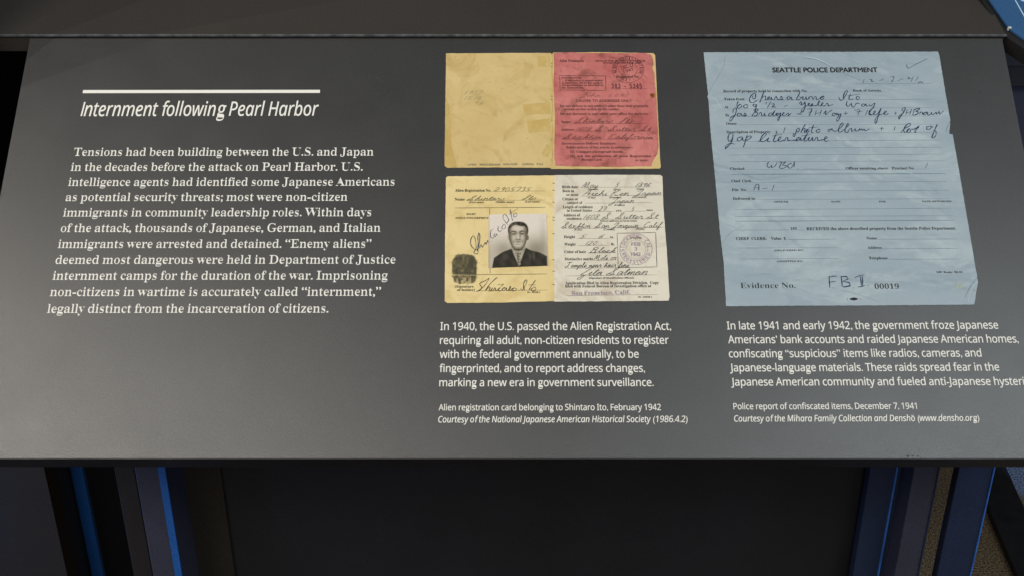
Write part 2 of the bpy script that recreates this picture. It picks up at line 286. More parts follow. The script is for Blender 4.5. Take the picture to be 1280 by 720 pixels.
  'n': [618, [85,0, 85,536, 156,536, 169,463, 174,463, 205,500, 246,526, 293,541, 343,546, 427,534, 488,500, 515,462, 532,412, 537,349, 537,0, 450,0, 450,343, 442,400, 420,440, 382,464, 330,472, 277,466, 236,450, 207,422, 182,361, 173,278, 173,0]],
  'o': [605, [301,-10, 234,-2, 174,22, 125,62, 87,118, 63,187, 55,269, 62,351, 85,419, 122,474, 172,514, 233,538, 304,546, 373,538, 432,514, 482,474, 520,420, 543,351, 551,269, 544,187, 521,118, 484,63, 433,22, 372,-2], [303,63, 352,69, 392,88, 422,118, 450,184, 460,269, 450,354, 422,418, 392,448, 352,466, 302,472, 252,466, 213,448, 183,418, 155,354, 146,269, 155,184, 184,118, 214,88, 253,69]],
  'p': [615, [85,-240, 85,536, 157,536, 169,463, 173,463, 201,495, 236,522, 282,540, 340,546, 402,538, 455,515, 500,477, 533,423, 553,354, 560,269, 553,185, 533,116, 500,61, 455,22, 401,-2, 339,-10, 282,-4, 236,14, 200,39, 173,68, 167,68, 171,25, 173,-20, 173,-240], [326,63, 371,70, 406,90, 434,122, 454,164, 465,213, 469,270, 460,353, 434,417, 406,448, 369,466, 324,472, 275,467, 236,452, 208,426, 183,368, 173,286, 173,269, 181,181, 206,116, 233,87, 274,69]],
  'q': [615, [442,-240, 442,-11, 443,31, 447,72, 441,72, 414,40, 378,14, 331,-4, 273,-10, 212,-2, 160,21, 116,60, 82,114, 62,183, 55,267, 62,352, 82,421, 116,476, 162,515, 215,538, 276,546, 333,540, 379,522, 415,495, 443,463, 447,463, 460,536, 530,536, 530,-240], [290,63, 361,74, 408,108, 434,166, 443,248, 443,266, 434,356, 409,420, 380,450, 340,467, 288,473, 244,467, 208,448, 181,416, 155,350, 146,265, 155,180, 182,116, 209,87, 246,69]],
  'r': [413, [85,0, 85,536, 157,536, 167,438, 171,438, 201,479, 238,514, 283,538, 335,546, 368,544, 398,540, 387,459, 358,464, 329,466, 289,460, 252,444, 220,416, 194,380, 178,337, 173,286, 173,0]],
  's': [479, [220,-10, 124,-1, 52,24, 52,104, 130,74, 175,64, 222,61, 280,66, 319,82, 342,108, 349,140, 338,176, 298,208, 217,244, 128,284, 95,306, 71,332, 56,364, 51,404, 57,446, 76,481, 106,509, 171,537, 252,546, 344,536, 423,510, 393,440, 322,464, 246,474, 198,470, 164,456, 142,436, 135,409, 138,389, 148,372, 192,342, 273,307, 360,268, 392,246, 415,220, 429,187, 434,148, 428,100, 408,61, 376,30, 308,0]],
  't': [361, [249,-10, 209,-6, 172,4, 139,24, 114,55, 98,98, 92,156, 92,468, 16,468, 16,510, 93,545, 128,659, 180,659, 180,536, 335,536, 335,468, 180,468, 180,158, 186,115, 204,86, 230,68, 264,62, 305,66, 339,73, 339,6, 299,-6]],
  'u': [618, [274,-10, 189,2, 128,36, 101,74, 84,123, 79,185, 79,536, 168,536, 168,191, 176,135, 198,95, 235,71, 287,63, 340,68, 382,85, 410,113, 436,174, 445,257, 445,536, 533,536, 533,0, 461,0, 448,71, 444,71, 413,35, 372,10, 324,-5]],
  'v': [508, [203,0, 0,536, 94,536, 208,220, 225,171, 241,120, 251,78, 255,78, 266,120, 284,172, 300,220, 414,536, 508,536, 304,0]],
  'w': [786, [158,1, 11,537, 102,537, 176,251, 197,164, 211,91, 215,91, 224,133, 237,186, 251,235, 346,537, 442,537, 534,235, 556,161, 570,92, 574,92, 588,161, 610,251, 685,537, 775,537, 626,1, 523,1, 431,303, 408,384, 394,445, 390,445, 377,384, 354,302, 258,1]],
  'x': [529, [18,0, 212,274, 27,536, 127,536, 265,334, 402,536, 501,536, 316,274, 511,0, 411,0, 265,214, 117,0]],
  'y': [510, [84,-240, 42,-238, 11,-232, 11,-162, 38,-166, 70,-168, 112,-162, 144,-142, 170,-112, 189,-73, 217,-2, 1,536, 95,536, 211,231, 238,154, 256,85, 260,85, 279,150, 306,232, 415,536, 510,536, 279,-74, 247,-142, 206,-195, 154,-229]],
  'z': [470, [39,0, 39,58, 327,468, 56,468, 56,536, 424,536, 424,470, 140,68, 431,68, 431,0]],
  '0': [572, [285,-10, 211,1, 152,33, 106,88, 74,161, 55,251, 49,358, 55,466, 72,556, 103,628, 148,682, 208,714, 285,725, 358,714, 418,682, 464,628, 497,556, 516,465, 523,358, 517,251, 499,160, 468,88, 423,34, 362,1], [285,65, 333,73, 372,97, 400,138, 425,229, 434,358, 425,486, 400,577, 372,618, 333,642, 285,650, 236,642, 198,618, 170,577, 145,486, 137,358, 145,230, 170,138, 198,98, 236,73]],
  '1': [572, [269,0, 269,499, 270,568, 273,622, 244,594, 211,566, 135,505, 89,564, 282,714, 355,714, 355,0]],
  '2': [572, [48,0, 48,73, 235,262, 326,358, 358,400, 382,440, 396,483, 401,529, 392,581, 366,618, 326,641, 275,649, 226,644, 184,631, 103,581, 56,640, 101,672, 152,700, 210,718, 275,724, 337,718, 390,702, 433,674, 465,636, 484,589, 491,534, 485,480, 468,430, 440,381, 404,333, 308,231, 159,84, 159,80, 520,80, 520,0]],
  '3': [572, [241,-10, 137,-2, 90,10, 45,29, 45,111, 142,76, 242,64, 325,73, 380,102, 412,146, 423,205, 417,246, 400,278, 370,302, 307,324, 223,331, 154,331, 154,406, 224,406, 301,415, 358,443, 392,486, 403,541, 394,587, 368,622, 327,643, 273,650, 219,646, 174,633, 93,590, 49,650, 92,678, 144,702, 204,718, 272,724, 340,718, 396,702, 438,674, 469,638, 487,595, 493,547, 483,482, 453,432, 406,397, 345,376, 345,372, 420,354, 473,318, 504,267, 515,203, 508,144, 486,92, 449,49, 396,17, 327,-3]],
  '4': [572, [363,0, 363,162, 21,162, 21,237, 357,718, 448,718, 448,241, 552,241, 552,162, 448,162, 448,0], [107,241, 363,241, 363,466, 364,554, 368,624, 364,624, 344,583, 321,546]],
  '5': [572, [248,-10, 144,0, 100,12, 63,29, 63,112, 103,92, 150,78, 249,65, 320,74, 376,102, 404,132, 420,171, 425,219, 414,281, 382,326, 326,355, 246,364, 182,359, 124,349, 80,377, 107,714, 465,714, 465,634, 182,634, 165,427, 211,434, 275,438, 343,432, 402,414, 450,383, 486,341, 508,290, 515,228, 507,159, 484,101, 444,54, 391,18, 326,-3]],
  '6': [572, [298,-10, 233,-2, 175,24, 126,67, 88,128, 63,207, 55,305, 58,381, 68,456, 88,528, 118,592, 160,646, 217,688, 290,715, 382,724, 428,722, 470,715, 470,640, 430,649, 384,652, 321,646, 269,629, 228,602, 196,566, 174,523, 158,474, 143,363, 149,363, 176,395, 213,422, 260,441, 318,447, 376,441, 426,422, 468,390, 500,348, 519,294, 525,230, 518,161, 498,102, 464,54, 418,18, 363,-3], [297,64, 354,74, 399,104, 428,156, 438,230, 429,291, 404,338, 360,368, 300,378, 256,373, 218,358, 187,336, 164,309, 149,278, 144,247, 148,204, 161,162, 182,123, 212,92, 250,71]],
  '7': [572, [136,0, 429,634, 44,634, 44,714, 523,714, 523,646, 233,0]],
  '8': [572, [288,-10, 217,-4, 158,12, 111,40, 76,79, 56,126, 49,182, 54,228, 70,267, 93,300, 124,329, 197,373, 149,406, 108,446, 81,494, 72,554, 79,605, 100,646, 133,680, 176,704, 227,719, 285,724, 370,713, 439,680, 472,646, 492,604, 499,553, 494,513, 480,478, 459,448, 431,422, 363,378, 443,330, 475,302, 500,269, 517,230, 522,185, 515,129, 494,82, 458,42, 411,13, 354,-4], [289,412, 337,436, 376,465, 403,502, 412,550, 403,594, 377,626, 336,646, 284,653, 234,646, 194,626, 167,594, 158,550, 162,516, 176,488, 196,465, 223,446], [286,60, 350,69, 398,94, 426,134, 436,184, 426,232, 395,270, 347,303, 286,331, 270,337, 212,307, 170,272, 144,231, 135,181, 144,133, 172,94, 219,69]],
  '9': [572, [192,-10, 146,-8, 102,0, 102,75, 144,65, 190,62, 254,68, 306,85, 346,112, 378,148, 401,190, 417,240, 431,350, 425,350, 398,318, 362,292, 314,273, 255,267, 198,273, 148,292, 106,324, 75,366, 56,420, 50,483, 57,553, 78,612, 113,660, 158,695, 214,717, 278,724, 343,715, 401,690, 450,646, 488,586, 512,507, 520,409, 517,333, 506,258, 488,186, 458,122, 415,68, 358,26, 284,-1], [274,336, 319,341, 357,356, 388,378, 412,405, 426,436, 431,467, 427,510, 414,552, 393,590, 363,622, 325,643, 278,650, 222,640, 176,609, 147,557, 137,484, 145,422, 170,376, 213,346]],
 },
 'ital': {
  'A': [562, [-57,0, 331,714, 425,714, 513,0, 425,0, 398,222, 157,222, 41,0], [200,302, 389,302, 373,452, 366,536, 361,617, 358,617, 321,536, 277,448]],
  'B': [600, [41,0, 192,714, 377,714, 465,704, 532,675, 564,644, 583,602, 589,550, 578,484, 545,432, 494,394, 428,372, 428,367, 473,348, 510,318, 535,276, 543,222, 534,155, 508,100, 466,56, 410,25, 344,6, 269,0], [217,410, 334,410, 377,414, 416,424, 448,442, 474,466, 490,499, 496,539, 488,581, 466,612, 426,631, 366,637, 265,637], [146,76, 272,76, 347,86, 403,114, 438,160, 449,222, 441,266, 418,303, 376,328, 313,336, 201,336]],
  'C': [587, [326,-10, 252,-2, 190,22, 140,63, 102,118, 80,184, 72,263, 76,328, 87,393, 106,457, 132,518, 167,574, 210,624, 260,665, 318,697, 384,717, 458,724, 552,714, 632,684, 596,610, 536,634, 458,645, 388,637, 328,612, 279,572, 238,522, 207,464, 184,400, 171,333, 167,265, 179,184, 214,122, 248,92, 291,75, 342,69, 422,77, 500,98, 500,20, 422,-2]],
  'D': [667, [41,0, 192,714, 361,714, 441,706, 508,683, 563,644, 604,589, 628,517, 636,429, 624,312, 588,208, 550,148, 503,97, 446,56, 378,25, 302,6, 217,0], [146,77, 222,77, 318,89, 397,124, 460,179, 505,251, 533,336, 542,430, 536,496, 519,549, 490,588, 428,625, 350,637, 265,637]],
  'E': [514, [41,0, 192,714, 554,714, 537,635, 264,635, 217,412, 472,412, 457,334, 201,334, 146,79, 420,79, 403,0]],
  'F': [477, [41,0, 192,714, 554,714, 538,635, 264,635, 211,381, 467,381, 450,302, 194,302, 130,0]],
  'G': [678, [343,-10, 264,-2, 198,22, 144,61, 104,114, 80,180, 72,259, 79,354, 100,442, 133,521, 178,590, 235,646, 300,688, 375,715, 457,724, 518,721, 571,713, 664,682, 630,604, 550,633, 505,642, 456,645, 378,633, 308,596, 250,538, 205,462, 176,370, 167,265, 172,213, 186,166, 211,126, 247,95, 294,76, 352,69, 422,74, 475,87, 521,298, 381,298, 398,376, 627,376, 551,27, 456,0]],
  'H': [680, [42,0, 193,714, 282,714, 218,412, 532,412, 596,714, 684,714, 533,0, 445,0, 515,333, 201,333, 131,0]],
  'I': [324, [-20,0, -10,49, 75,69, 197,645, 121,664, 131,714, 381,714, 371,664, 285,645, 163,69, 240,49, 230,0]],
  'J': [273, [-80,-190, -124,-187, -156,-178, -153,-101, -120,-108, -82,-111, -40,-104, -4,-83, 25,-46, 43,9, 193,714, 282,714, 131,-1, 101,-88, 54,-146, -6,-179]],
  'K': [562, [41,0, 192,714, 281,714, 207,367, 269,433, 543,714, 651,714, 341,400, 510,0, 412,0, 273,346, 190,285, 130,0]],
  'L': [478, [41,0, 192,714, 281,714, 146,80, 420,80, 403,0]],
  'M': [841, [40,0, 191,714, 317,714, 386,131, 390,131, 707,714, 844,714, 696,0, 606,0, 696,424, 722,542, 744,627, 398,0, 327,0, 251,626, 247,626, 240,572, 230,502, 215,429, 124,0]],
  'N': [707, [40,0, 191,714, 286,714, 505,124, 508,124, 523,216, 543,321, 627,714, 712,714, 561,0, 466,0, 245,592, 234,537, 221,464, 206,388, 124,0]],
  'O': [721, [337,-10, 258,-2, 193,23, 140,64, 102,120, 80,188, 72,267, 78,357, 96,442, 127,520, 168,588, 220,645, 282,688, 353,716, 433,725, 508,717, 572,692, 622,650, 660,594, 682,525, 690,444, 684,354, 668,269, 640,192, 600,124, 551,69, 490,26, 419,-1], [340,69, 397,76, 447,99, 490,135, 527,182, 556,238, 578,302, 591,372, 595,446, 584,530, 550,594, 516,623, 475,640, 427,646, 370,639, 319,616, 274,582, 237,536, 207,480, 185,416, 172,345, 167,269, 178,185, 213,122, 248,92, 290,75]],
  'P': [567, [41,0, 192,714, 353,714, 423,708, 478,691, 518,662, 555,603, 567,528, 558,454, 532,392, 487,343, 426,308, 348,286, 253,279, 189,279, 130,0], [205,354, 267,354, 353,364, 420,396, 451,428, 470,472, 476,525, 468,576, 442,610, 400,630, 341,637, 265,637]],
  'Q': [721, [461,-170, 353,-9, 345,-10, 337,-10, 258,-2, 193,23, 140,64, 102,120, 80,188, 72,267, 78,357, 96,442, 127,520, 168,588, 220,645, 282,688, 353,716, 433,725, 508,717, 572,692, 622,650, 660,594, 682,525, 690,444, 683,344, 661,252, 625,168, 576,98, 515,43, 441,7, 575,-170], [340,69, 398,76, 448,99, 492,135, 528,182, 557,238, 578,302, 591,372, 595,446, 584,530, 550,594, 516,623, 475,640, 427,646, 370,639, 319,616, 274,582, 237,536, 207,480, 185,416, 172,345, 167,269, 178,185, 213,122, 248,92, 290,75]],
  'R': [573, [41,0, 192,714, 349,714, 445,703, 514,669, 555,612, 569,533, 559,461, 528,399, 474,350, 391,315, 509,0, 411,0, 309,295, 192,295, 130,0], [208,371, 286,371, 372,382, 432,414, 466,464, 477,527, 468,579, 443,612, 400,630, 341,636, 265,636]],
  'S': [505, [185,-10, 94,-2, 19,22, 19,110, 90,81, 135,71, 186,68, 229,72, 269,82, 303,100, 330,125, 347,158, 353,200, 346,237, 326,268, 290,298, 235,334, 168,382, 141,408, 122,438, 109,474, 105,517, 113,578, 137,630, 174,670, 222,700, 279,718, 340,724, 393,721, 438,713, 519,682, 485,606, 420,632, 380,642, 340,645, 284,637, 240,613, 210,574, 200,523, 203,495, 211,472, 245,436, 302,398, 378,348, 406,320, 428,289, 442,252, 447,207, 439,142, 415,88, 376,45, 322,14, 259,-4]],
  'T': [501, [152,0, 286,635, 90,635, 107,714, 589,714, 573,635, 377,635, 242,0]],
  'U': [677, [300,-10, 232,-4, 176,13, 134,42, 103,81, 85,130, 79,188, 82,230, 91,283, 183,714, 272,714, 179,278, 171,230, 168,189, 177,139, 202,101, 245,77, 305,69, 383,80, 438,115, 475,172, 500,250, 599,714, 688,714, 588,243, 567,170, 538,108, 497,58, 445,20, 380,-2]],
  'V': [552, [169,0, 92,714, 180,714, 225,262, 232,179, 234,101, 270,176, 313,263, 545,714, 644,714, 264,0]],
  'W': [856, [137,0, 107,714, 195,714, 209,279, 209,194, 205,110, 242,200, 283,294, 479,714, 570,714, 590,296, 594,198, 594,110, 626,193, 661,282, 848,714, 943,714, 619,0, 528,0, 506,460, 504,530, 502,599, 499,599, 476,538, 440,457, 229,0]],
  'X': [527, [-52,0, 239,378, 112,714, 202,714, 299,441, 511,714, 609,714, 339,374, 474,0, 380,0, 278,309, 46,0]],
  'Y': [509, [150,0, 208,268, 92,714, 181,714, 266,356, 500,714, 601,714, 295,265, 240,0]],
  'Z': [531, [-10,0, 4,70, 449,634, 134,634, 151,714, 573,714, 560,643, 115,80, 450,80, 434,0]],
  'a': [568, [193,-10, 135,2, 88,36, 58,94, 48,173, 53,246, 68,316, 91,379, 122,434, 160,481, 205,516, 256,538, 311,546, 359,539, 397,518, 426,488, 446,453, 451,453, 483,536, 550,536, 436,0, 366,0, 379,99, 375,99, 338,58, 295,22, 246,-2], [222,63, 259,70, 294,90, 328,122, 358,163, 384,212, 403,266, 414,320, 416,365, 410,408, 390,442, 360,464, 320,472, 282,466, 248,448, 217,418, 190,380, 168,335, 152,284, 141,229, 138,171, 144,124, 160,90, 186,70]],
  'b': [579, [269,-10, 220,-3, 182,18, 152,47, 132,82, 127,82, 94,0, 28,0, 189,760, 277,760, 239,580, 224,514, 209,460, 202,436, 206,436, 244,477, 284,512, 330,537, 383,545, 443,534, 490,499, 520,442, 530,363, 526,292, 512,223, 490,160, 460,104, 422,56, 378,20, 327,-2], [262,63, 300,69, 335,88, 366,118, 392,157, 412,203, 428,254, 437,308, 440,364, 430,424, 402,460, 355,472, 322,466, 288,448, 254,418, 224,380, 198,335, 178,284, 164,229, 160,171, 166,128, 185,93, 217,70]],
  'c': [453, [247,-10, 166,2, 103,40, 72,79, 54,129, 48,190, 53,260, 68,326, 91,387, 124,440, 164,484, 212,518, 267,539, 328,546, 398,539, 461,520, 436,447, 388,464, 329,472, 276,462, 229,434, 191,389, 162,331, 144,264, 138,191, 146,137, 170,96, 207,71, 256,63, 322,73, 385,96, 385,22, 322,-1]],
  'd': [579, [193,-10, 135,2, 88,36, 58,93, 48,173, 52,245, 66,314, 88,376, 118,432, 156,479, 202,515, 253,538, 311,545, 360,538, 398,518, 426,488, 446,453, 451,453, 461,518, 473,585, 510,760, 597,760, 436,0, 364,0, 375,99, 371,99, 333,57, 292,22, 246,-2], [223,63, 256,69, 290,88, 323,116, 353,154, 379,199, 400,250, 413,306, 417,364, 411,408, 394,442, 363,464, 317,472, 279,466, 244,446, 214,417, 188,378, 167,332, 151,281, 141,226, 138,171, 148,111, 176,75]],
  'e': [499, [242,-10, 185,-4, 137,14, 98,44, 70,85, 54,134, 48,192, 53,256, 66,318, 89,378, 120,432, 159,479, 204,515, 257,538, 316,546, 383,538, 430,513, 459,474, 469,421, 461,371, 436,326, 395,287, 335,258, 256,238, 156,232, 139,232, 138,213, 137,195, 144,140, 167,98, 205,72, 258,63, 330,74, 404,104, 404,29, 330,1, 289,-7], [152,303, 159,303, 270,314, 316,328, 352,348, 375,377, 383,414, 379,438, 366,456, 343,469, 311,473, 264,462, 218,428, 180,375]],
  'f': [318, [-48,-240, -83,-237, -112,-230, -112,-156, -85,-164, -56,-167, -24,-160, 0,-138, 18,-102, 32,-53, 142,469, 49,469, 56,506, 156,539, 167,587, 185,648, 206,694, 233,727, 265,749, 304,761, 349,765, 400,760, 443,746, 420,679, 390,688, 353,693, 318,688, 292,671, 271,639, 255,587, 243,536, 358,536, 345,469, 230,469, 118,-63, 96,-137, 62,-193, 16,-228]],
  'g': [579, [186,-240, 96,-230, 25,-206, 25,-125, 96,-154, 140,-164, 183,-167, 240,-160, 285,-137, 319,-97, 341,-37, 350,1, 364,56, 375,99, 371,99, 335,58, 294,22, 247,-2, 194,-10, 135,2, 88,36, 58,94, 48,173, 52,244, 66,313, 88,376, 118,432, 156,480, 202,516, 253,538, 311,546, 360,539, 398,518, 427,488, 447,453, 451,453, 484,536, 551,536, 429,-31, 409,-99, 380,-153, 344,-192, 273,-228], [223,63, 257,69, 291,88, 324,117, 354,156, 379,201, 399,252, 412,307, 416,364, 410,408, 394,442, 363,464, 318,472, 280,466, 245,446, 214,417, 188,378, 167,332, 151,281, 141,226, 138,171, 148,111, 176,75]],
  'h': [579, [28,0, 189,760, 277,760, 234,563, 219,500, 202,436, 207,436, 252,486, 312,528, 347,541, 388,545, 444,536, 486,510, 514,468, 523,408, 520,369, 512,326, 442,0, 354,0, 425,336, 434,402, 430,431, 418,454, 396,467, 364,472, 329,466, 290,448, 252,418, 218,372, 188,310, 165,231, 116,0]],
  'i': [258, [213,625, 194,628, 178,638, 168,652, 165,672, 169,696, 180,717, 199,731, 224,736, 250,731, 265,716, 270,691, 266,663, 252,642, 233,629], [28,0, 142,536, 230,536, 116,0]],
  'j': [258, [212,625, 194,628, 178,638, 168,652, 165,672, 169,696, 180,717, 199,731, 224,736, 249,731, 264,716, 269,691, 264,663, 251,642, 232,629], [-64,-240, -126,-230, -126,-156, -99,-164, -68,-167, -32,-156, -4,-124, 14,-69, 142,536, 229,536, 99,-77, 78,-144, 46,-196, 1,-229]],
  'k': [495, [27,0, 188,760, 277,760, 212,458, 182,334, 165,277, 421,536, 525,536, 295,306, 438,0, 341,0, 228,251, 156,194, 116,0]],
  'l': [258, [27,0, 189,760, 277,760, 115,0]],
  'm': [875, [28,0, 142,536, 214,536, 203,437, 208,437, 250,487, 307,529, 341,542, 380,546, 429,538, 465,514, 489,477, 501,427, 505,427, 552,484, 614,528, 650,542, 689,546, 744,538, 785,512, 810,470, 819,414, 816,370, 808,326, 739,0, 650,0, 722,336, 729,375, 731,406, 727,433, 714,454, 693,468, 663,472, 630,466, 594,448, 559,417, 526,374, 499,315, 478,242, 427,0, 339,0, 410,336, 419,402, 415,431, 404,454, 384,467, 354,472, 321,466, 285,448, 249,418, 216,372, 187,310, 165,231, 116,0]],
  'n': [579, [24,-3, 139,539, 217,539, 206,440, 251,490, 311,532, 347,545, 388,549, 446,540, 490,514, 517,471, 526,414, 522,367, 515,325, 444,-3, 350,-3, 422,337, 430,375, 432,405, 424,440, 402,462, 364,469, 330,463, 292,446, 255,415, 220,370, 191,309, 168,230, 118,-3]],
  'o': [563, [248,-8, 190,-2, 142,17, 102,48, 72,89, 54,139, 48,198, 52,260, 65,321, 86,379, 116,432, 153,477, 200,512, 254,535, 316,543, 374,537, 423,518, 463,488, 492,446, 510,396, 516,336, 512,275, 499,214, 478,156, 448,103, 411,58, 365,22, 311,0], [253,65, 299,73, 340,98, 375,139, 402,195, 420,264, 426,346, 416,404, 402,430, 381,452, 353,465, 317,470, 266,461, 222,432, 186,389, 159,332, 142,267, 137,195, 145,140, 168,99, 204,74]],
  'p': [579, [-22,-240, 142,536, 214,536, 202,436, 206,436, 243,477, 285,512, 332,537, 385,545, 444,534, 490,499, 520,442, 530,362, 526,290, 512,222, 490,159, 460,102, 422,56, 378,20, 326,-2, 269,-10, 220,-3, 182,18, 153,47, 132,82, 127,82, 122,38, 114,-9, 65,-240], [262,63, 300,69, 335,88, 366,118, 392,157, 412,203, 428,254, 437,308, 440,364, 430,424, 402,460, 355,472, 322,466, 288,448, 254,419, 224,381, 198,336, 178,285, 164,230, 160,171, 166,128, 185,93, 217,70]],
  'q': [579, [298,-240, 346,-12, 356,30, 368,76, 375,99, 371,99, 335,58, 294,22, 247,-2, 194,-10, 135,2, 88,36, 58,93, 48,173, 52,244, 66,313, 88,376, 118,432, 157,480, 202,516, 254,538, 312,546, 360,539, 398,518, 426,488, 446,453, 451,453, 484,536, 550,536, 385,-240], [223,63, 256,69, 290,88, 323,117, 352,156, 378,201, 398,252, 412,307, 416,364, 410,405, 393,440, 363,464, 318,472, 280,466, 245,446, 214,417, 188,378, 167,332, 151,281, 141,226, 138,171, 148,111, 176,75]],
  'r': [398, [28,0, 142,536, 214,536, 203,437, 208,437, 252,490, 304,530, 335,542, 371,546, 400,544, 429,539, 410,460, 359,466, 312,458, 270,433, 234,396, 205,349, 183,298, 168,245, 116,0]],
  's': [432, [155,-10, 70,0, 5,24, 5,105, 70,76, 111,65, 152,62, 204,68, 242,86, 265,112, 273,146, 268,173, 254,194, 183,243, 133,276, 97,309, 75,347, 68,394, 80,456, 118,504, 175,536, 250,546, 297,543, 340,534, 412,509, 384,439, 326,462, 291,469, 250,472, 211,467, 182,452, 162,428, 156,399, 160,375, 174,354, 200,332, 244,305, 291,276, 330,244, 355,205, 363,155, 357,105, 338,64, 306,32, 240,0]],
  't': [332, [185,-10, 135,-4, 94,16, 66,52, 57,107, 60,140, 66,178, 127,469, 44,469, 52,509, 142,547, 204,658, 256,658, 229,536, 364,536, 350,469, 216,469, 154,177, 148,148, 145,117, 148,96, 158,78, 174,66, 198,62, 233,66, 269,75, 269,8, 232,-4]],
  'u': [579, [189,-10, 134,-2, 92,24, 64,66, 55,123, 58,166, 66,209, 136,536, 225,536, 153,199, 144,132, 148,103, 160,82, 182,68, 214,63, 249,69, 288,87, 326,118, 362,164, 392,226, 414,305, 463,536, 550,536, 436,0, 364,0, 375,99, 370,99, 326,50, 266,7, 230,-6]],
  'v': [467, [110,0, 48,536, 136,536, 166,238, 172,177, 176,112, 177,67, 180,67, 206,124, 236,188, 263,241, 421,536, 515,536, 225,0]],
  'w': [723, [79,0, 57,536, 143,536, 151,250, 151,150, 147,77, 151,77, 170,126, 194,184, 216,233, 357,536, 452,536, 469,249, 472,164, 470,77, 474,77, 507,166, 551,273, 668,536, 761,536, 513,0, 407,0, 392,290, 390,367, 391,451, 387,451, 360,382, 323,300, 183,0]],
  'x': [483, [-37,0, 195,276, 79,536, 168,536, 251,338, 408,536, 510,536, 287,272, 410,0, 321,0, 230,208, 65,0]],
  'y': [467, [-25,-240, -64,-237, -94,-230, -94,-159, -64,-166, -30,-168, 8,-162, 39,-143, 67,-112, 94,-70, 129,-8, 48,536, 136,536, 171,271, 178,200, 182,128, 184,72, 208,120, 238,186, 265,242, 421,536, 515,536, 175,-90, 134,-156, 90,-202, 39,-231]],
  'z': [445, [-15,0, -3,60, 330,470, 100,470, 114,536, 439,536, 425,465, 98,66, 353,66, 340,0]],
 },
 'serif': {
  'A': [650, [-13,0, -13,27, 14,32, 35,45, 54,70, 73,111, 307,694, 334,693, 572,129, 612,51, 632,33, 660,27, 660,0, 341,0, 341,27, 386,32, 413,45, 422,68, 406,121, 376,197, 154,197, 117,105, 112,88, 111,72, 119,47, 144,32, 184,27, 190,27, 190,0], [169,239, 360,239, 263,475]],
  'B': [659, [24,0, 24,26, 67,32, 93,48, 106,76, 111,122, 111,549, 103,614, 92,633, 76,644, 23,653, 23,678, 328,678, 443,668, 524,639, 574,590, 590,522, 580,466, 549,422, 498,389, 427,368, 513,343, 574,306, 611,257, 623,196, 615,139, 592,90, 552,52, 499,23, 433,6, 354,0], [271,375, 280,375, 348,383, 392,406, 416,448, 424,514, 418,573, 401,614, 370,638, 322,646, 294,643, 280,632, 273,613, 271,582], [330,36, 385,45, 422,73, 441,121, 448,191, 439,262, 412,309, 365,335, 294,344, 271,344, 271,97, 274,68, 284,50, 301,39]],
  'C': [697, [382,-16, 288,-5, 204,30, 135,84, 83,156, 50,242, 39,340, 50,437, 84,522, 136,594, 206,648, 291,682, 386,693, 460,684, 547,655, 577,648, 607,659, 624,693, 650,693, 650,459, 625,459, 584,542, 530,606, 466,646, 395,660, 316,640, 259,579, 225,478, 214,337, 226,205, 264,110, 326,54, 414,35, 474,43, 533,66, 589,105, 638,158, 666,132, 610,67, 544,21, 468,-7]],
  'D': [738, [30,0, 30,26, 69,32, 94,44, 106,69, 110,111, 110,557, 105,606, 90,634, 64,648, 22,653, 22,678, 330,678, 440,668, 532,639, 604,590, 656,523, 687,439, 697,339, 675,191, 608,85, 496,21, 340,0], [331,36, 391,44, 439,70, 476,112, 501,170, 517,247, 522,341, 510,474, 474,569, 415,626, 332,645, 301,641, 282,630, 274,609, 271,573, 271,107, 274,72, 282,50, 300,40]],
  'E': [658, [21,0, 21,25, 66,30, 93,44, 107,72, 112,116, 112,549, 107,603, 92,634, 66,648, 24,653, 24,678, 594,678, 594,476, 571,476, 558,532, 537,575, 506,605, 440,632, 345,641, 298,638, 285,632, 277,620, 272,578, 272,366, 288,366, 346,375, 386,400, 412,446, 429,514, 453,514, 453,176, 428,176, 420,230, 406,270, 386,299, 358,318, 322,328, 276,331, 272,331, 272,100, 276,70, 286,52, 307,44, 343,41, 410,45, 466,58, 513,79, 552,112, 584,156, 612,213, 640,213, 599,0]],
  'F': [602, [23,0, 23,26, 66,34, 93,50, 106,79, 111,125, 111,558, 106,603, 92,630, 64,645, 21,653, 21,678, 586,678, 586,476, 562,476, 549,532, 529,574, 501,605, 462,626, 409,638, 342,642, 298,640, 276,627, 271,593, 271,368, 283,368, 340,377, 381,402, 408,448, 423,516, 450,516, 450,176, 424,176, 408,251, 382,298, 341,324, 281,333, 271,333, 271,120, 280,64, 292,46, 312,35, 382,26, 382,0]],
  'G': [756, [399,-15, 298,-4, 210,29, 139,82, 86,153, 52,240, 41,341, 52,439, 86,524, 138,594, 208,648, 290,682, 383,693, 464,684, 550,656, 577,649, 592,652, 604,660, 624,693, 651,693, 651,458, 625,458, 600,515, 569,564, 532,604, 490,634, 445,654, 398,660, 319,640, 262,580, 228,480, 217,339, 223,243, 240,163, 268,100, 306,55, 354,28, 410,19, 458,24, 488,40, 505,68, 510,106, 510,190, 505,229, 490,254, 460,266, 410,271, 410,295, 745,295, 745,271, 704,266, 680,254, 668,230, 664,191, 664,43, 532,0]],
  'H': [779, [23,0, 23,26, 66,32, 93,47, 106,75, 111,120, 111,564, 106,605, 92,631, 66,646, 24,653, 24,678, 360,678, 360,653, 304,643, 288,633, 278,618, 271,564, 271,373, 509,373, 509,564, 502,618, 493,633, 477,643, 420,653, 420,678, 755,678, 755,653, 712,646, 686,632, 673,606, 669,564, 669,120, 673,77, 686,49, 712,33, 755,26, 755,0, 420,0, 420,26, 463,32, 490,46, 504,73, 509,120, 509,329, 271,329, 271,120, 276,75, 289,47, 316,32, 360,26, 360,0]],
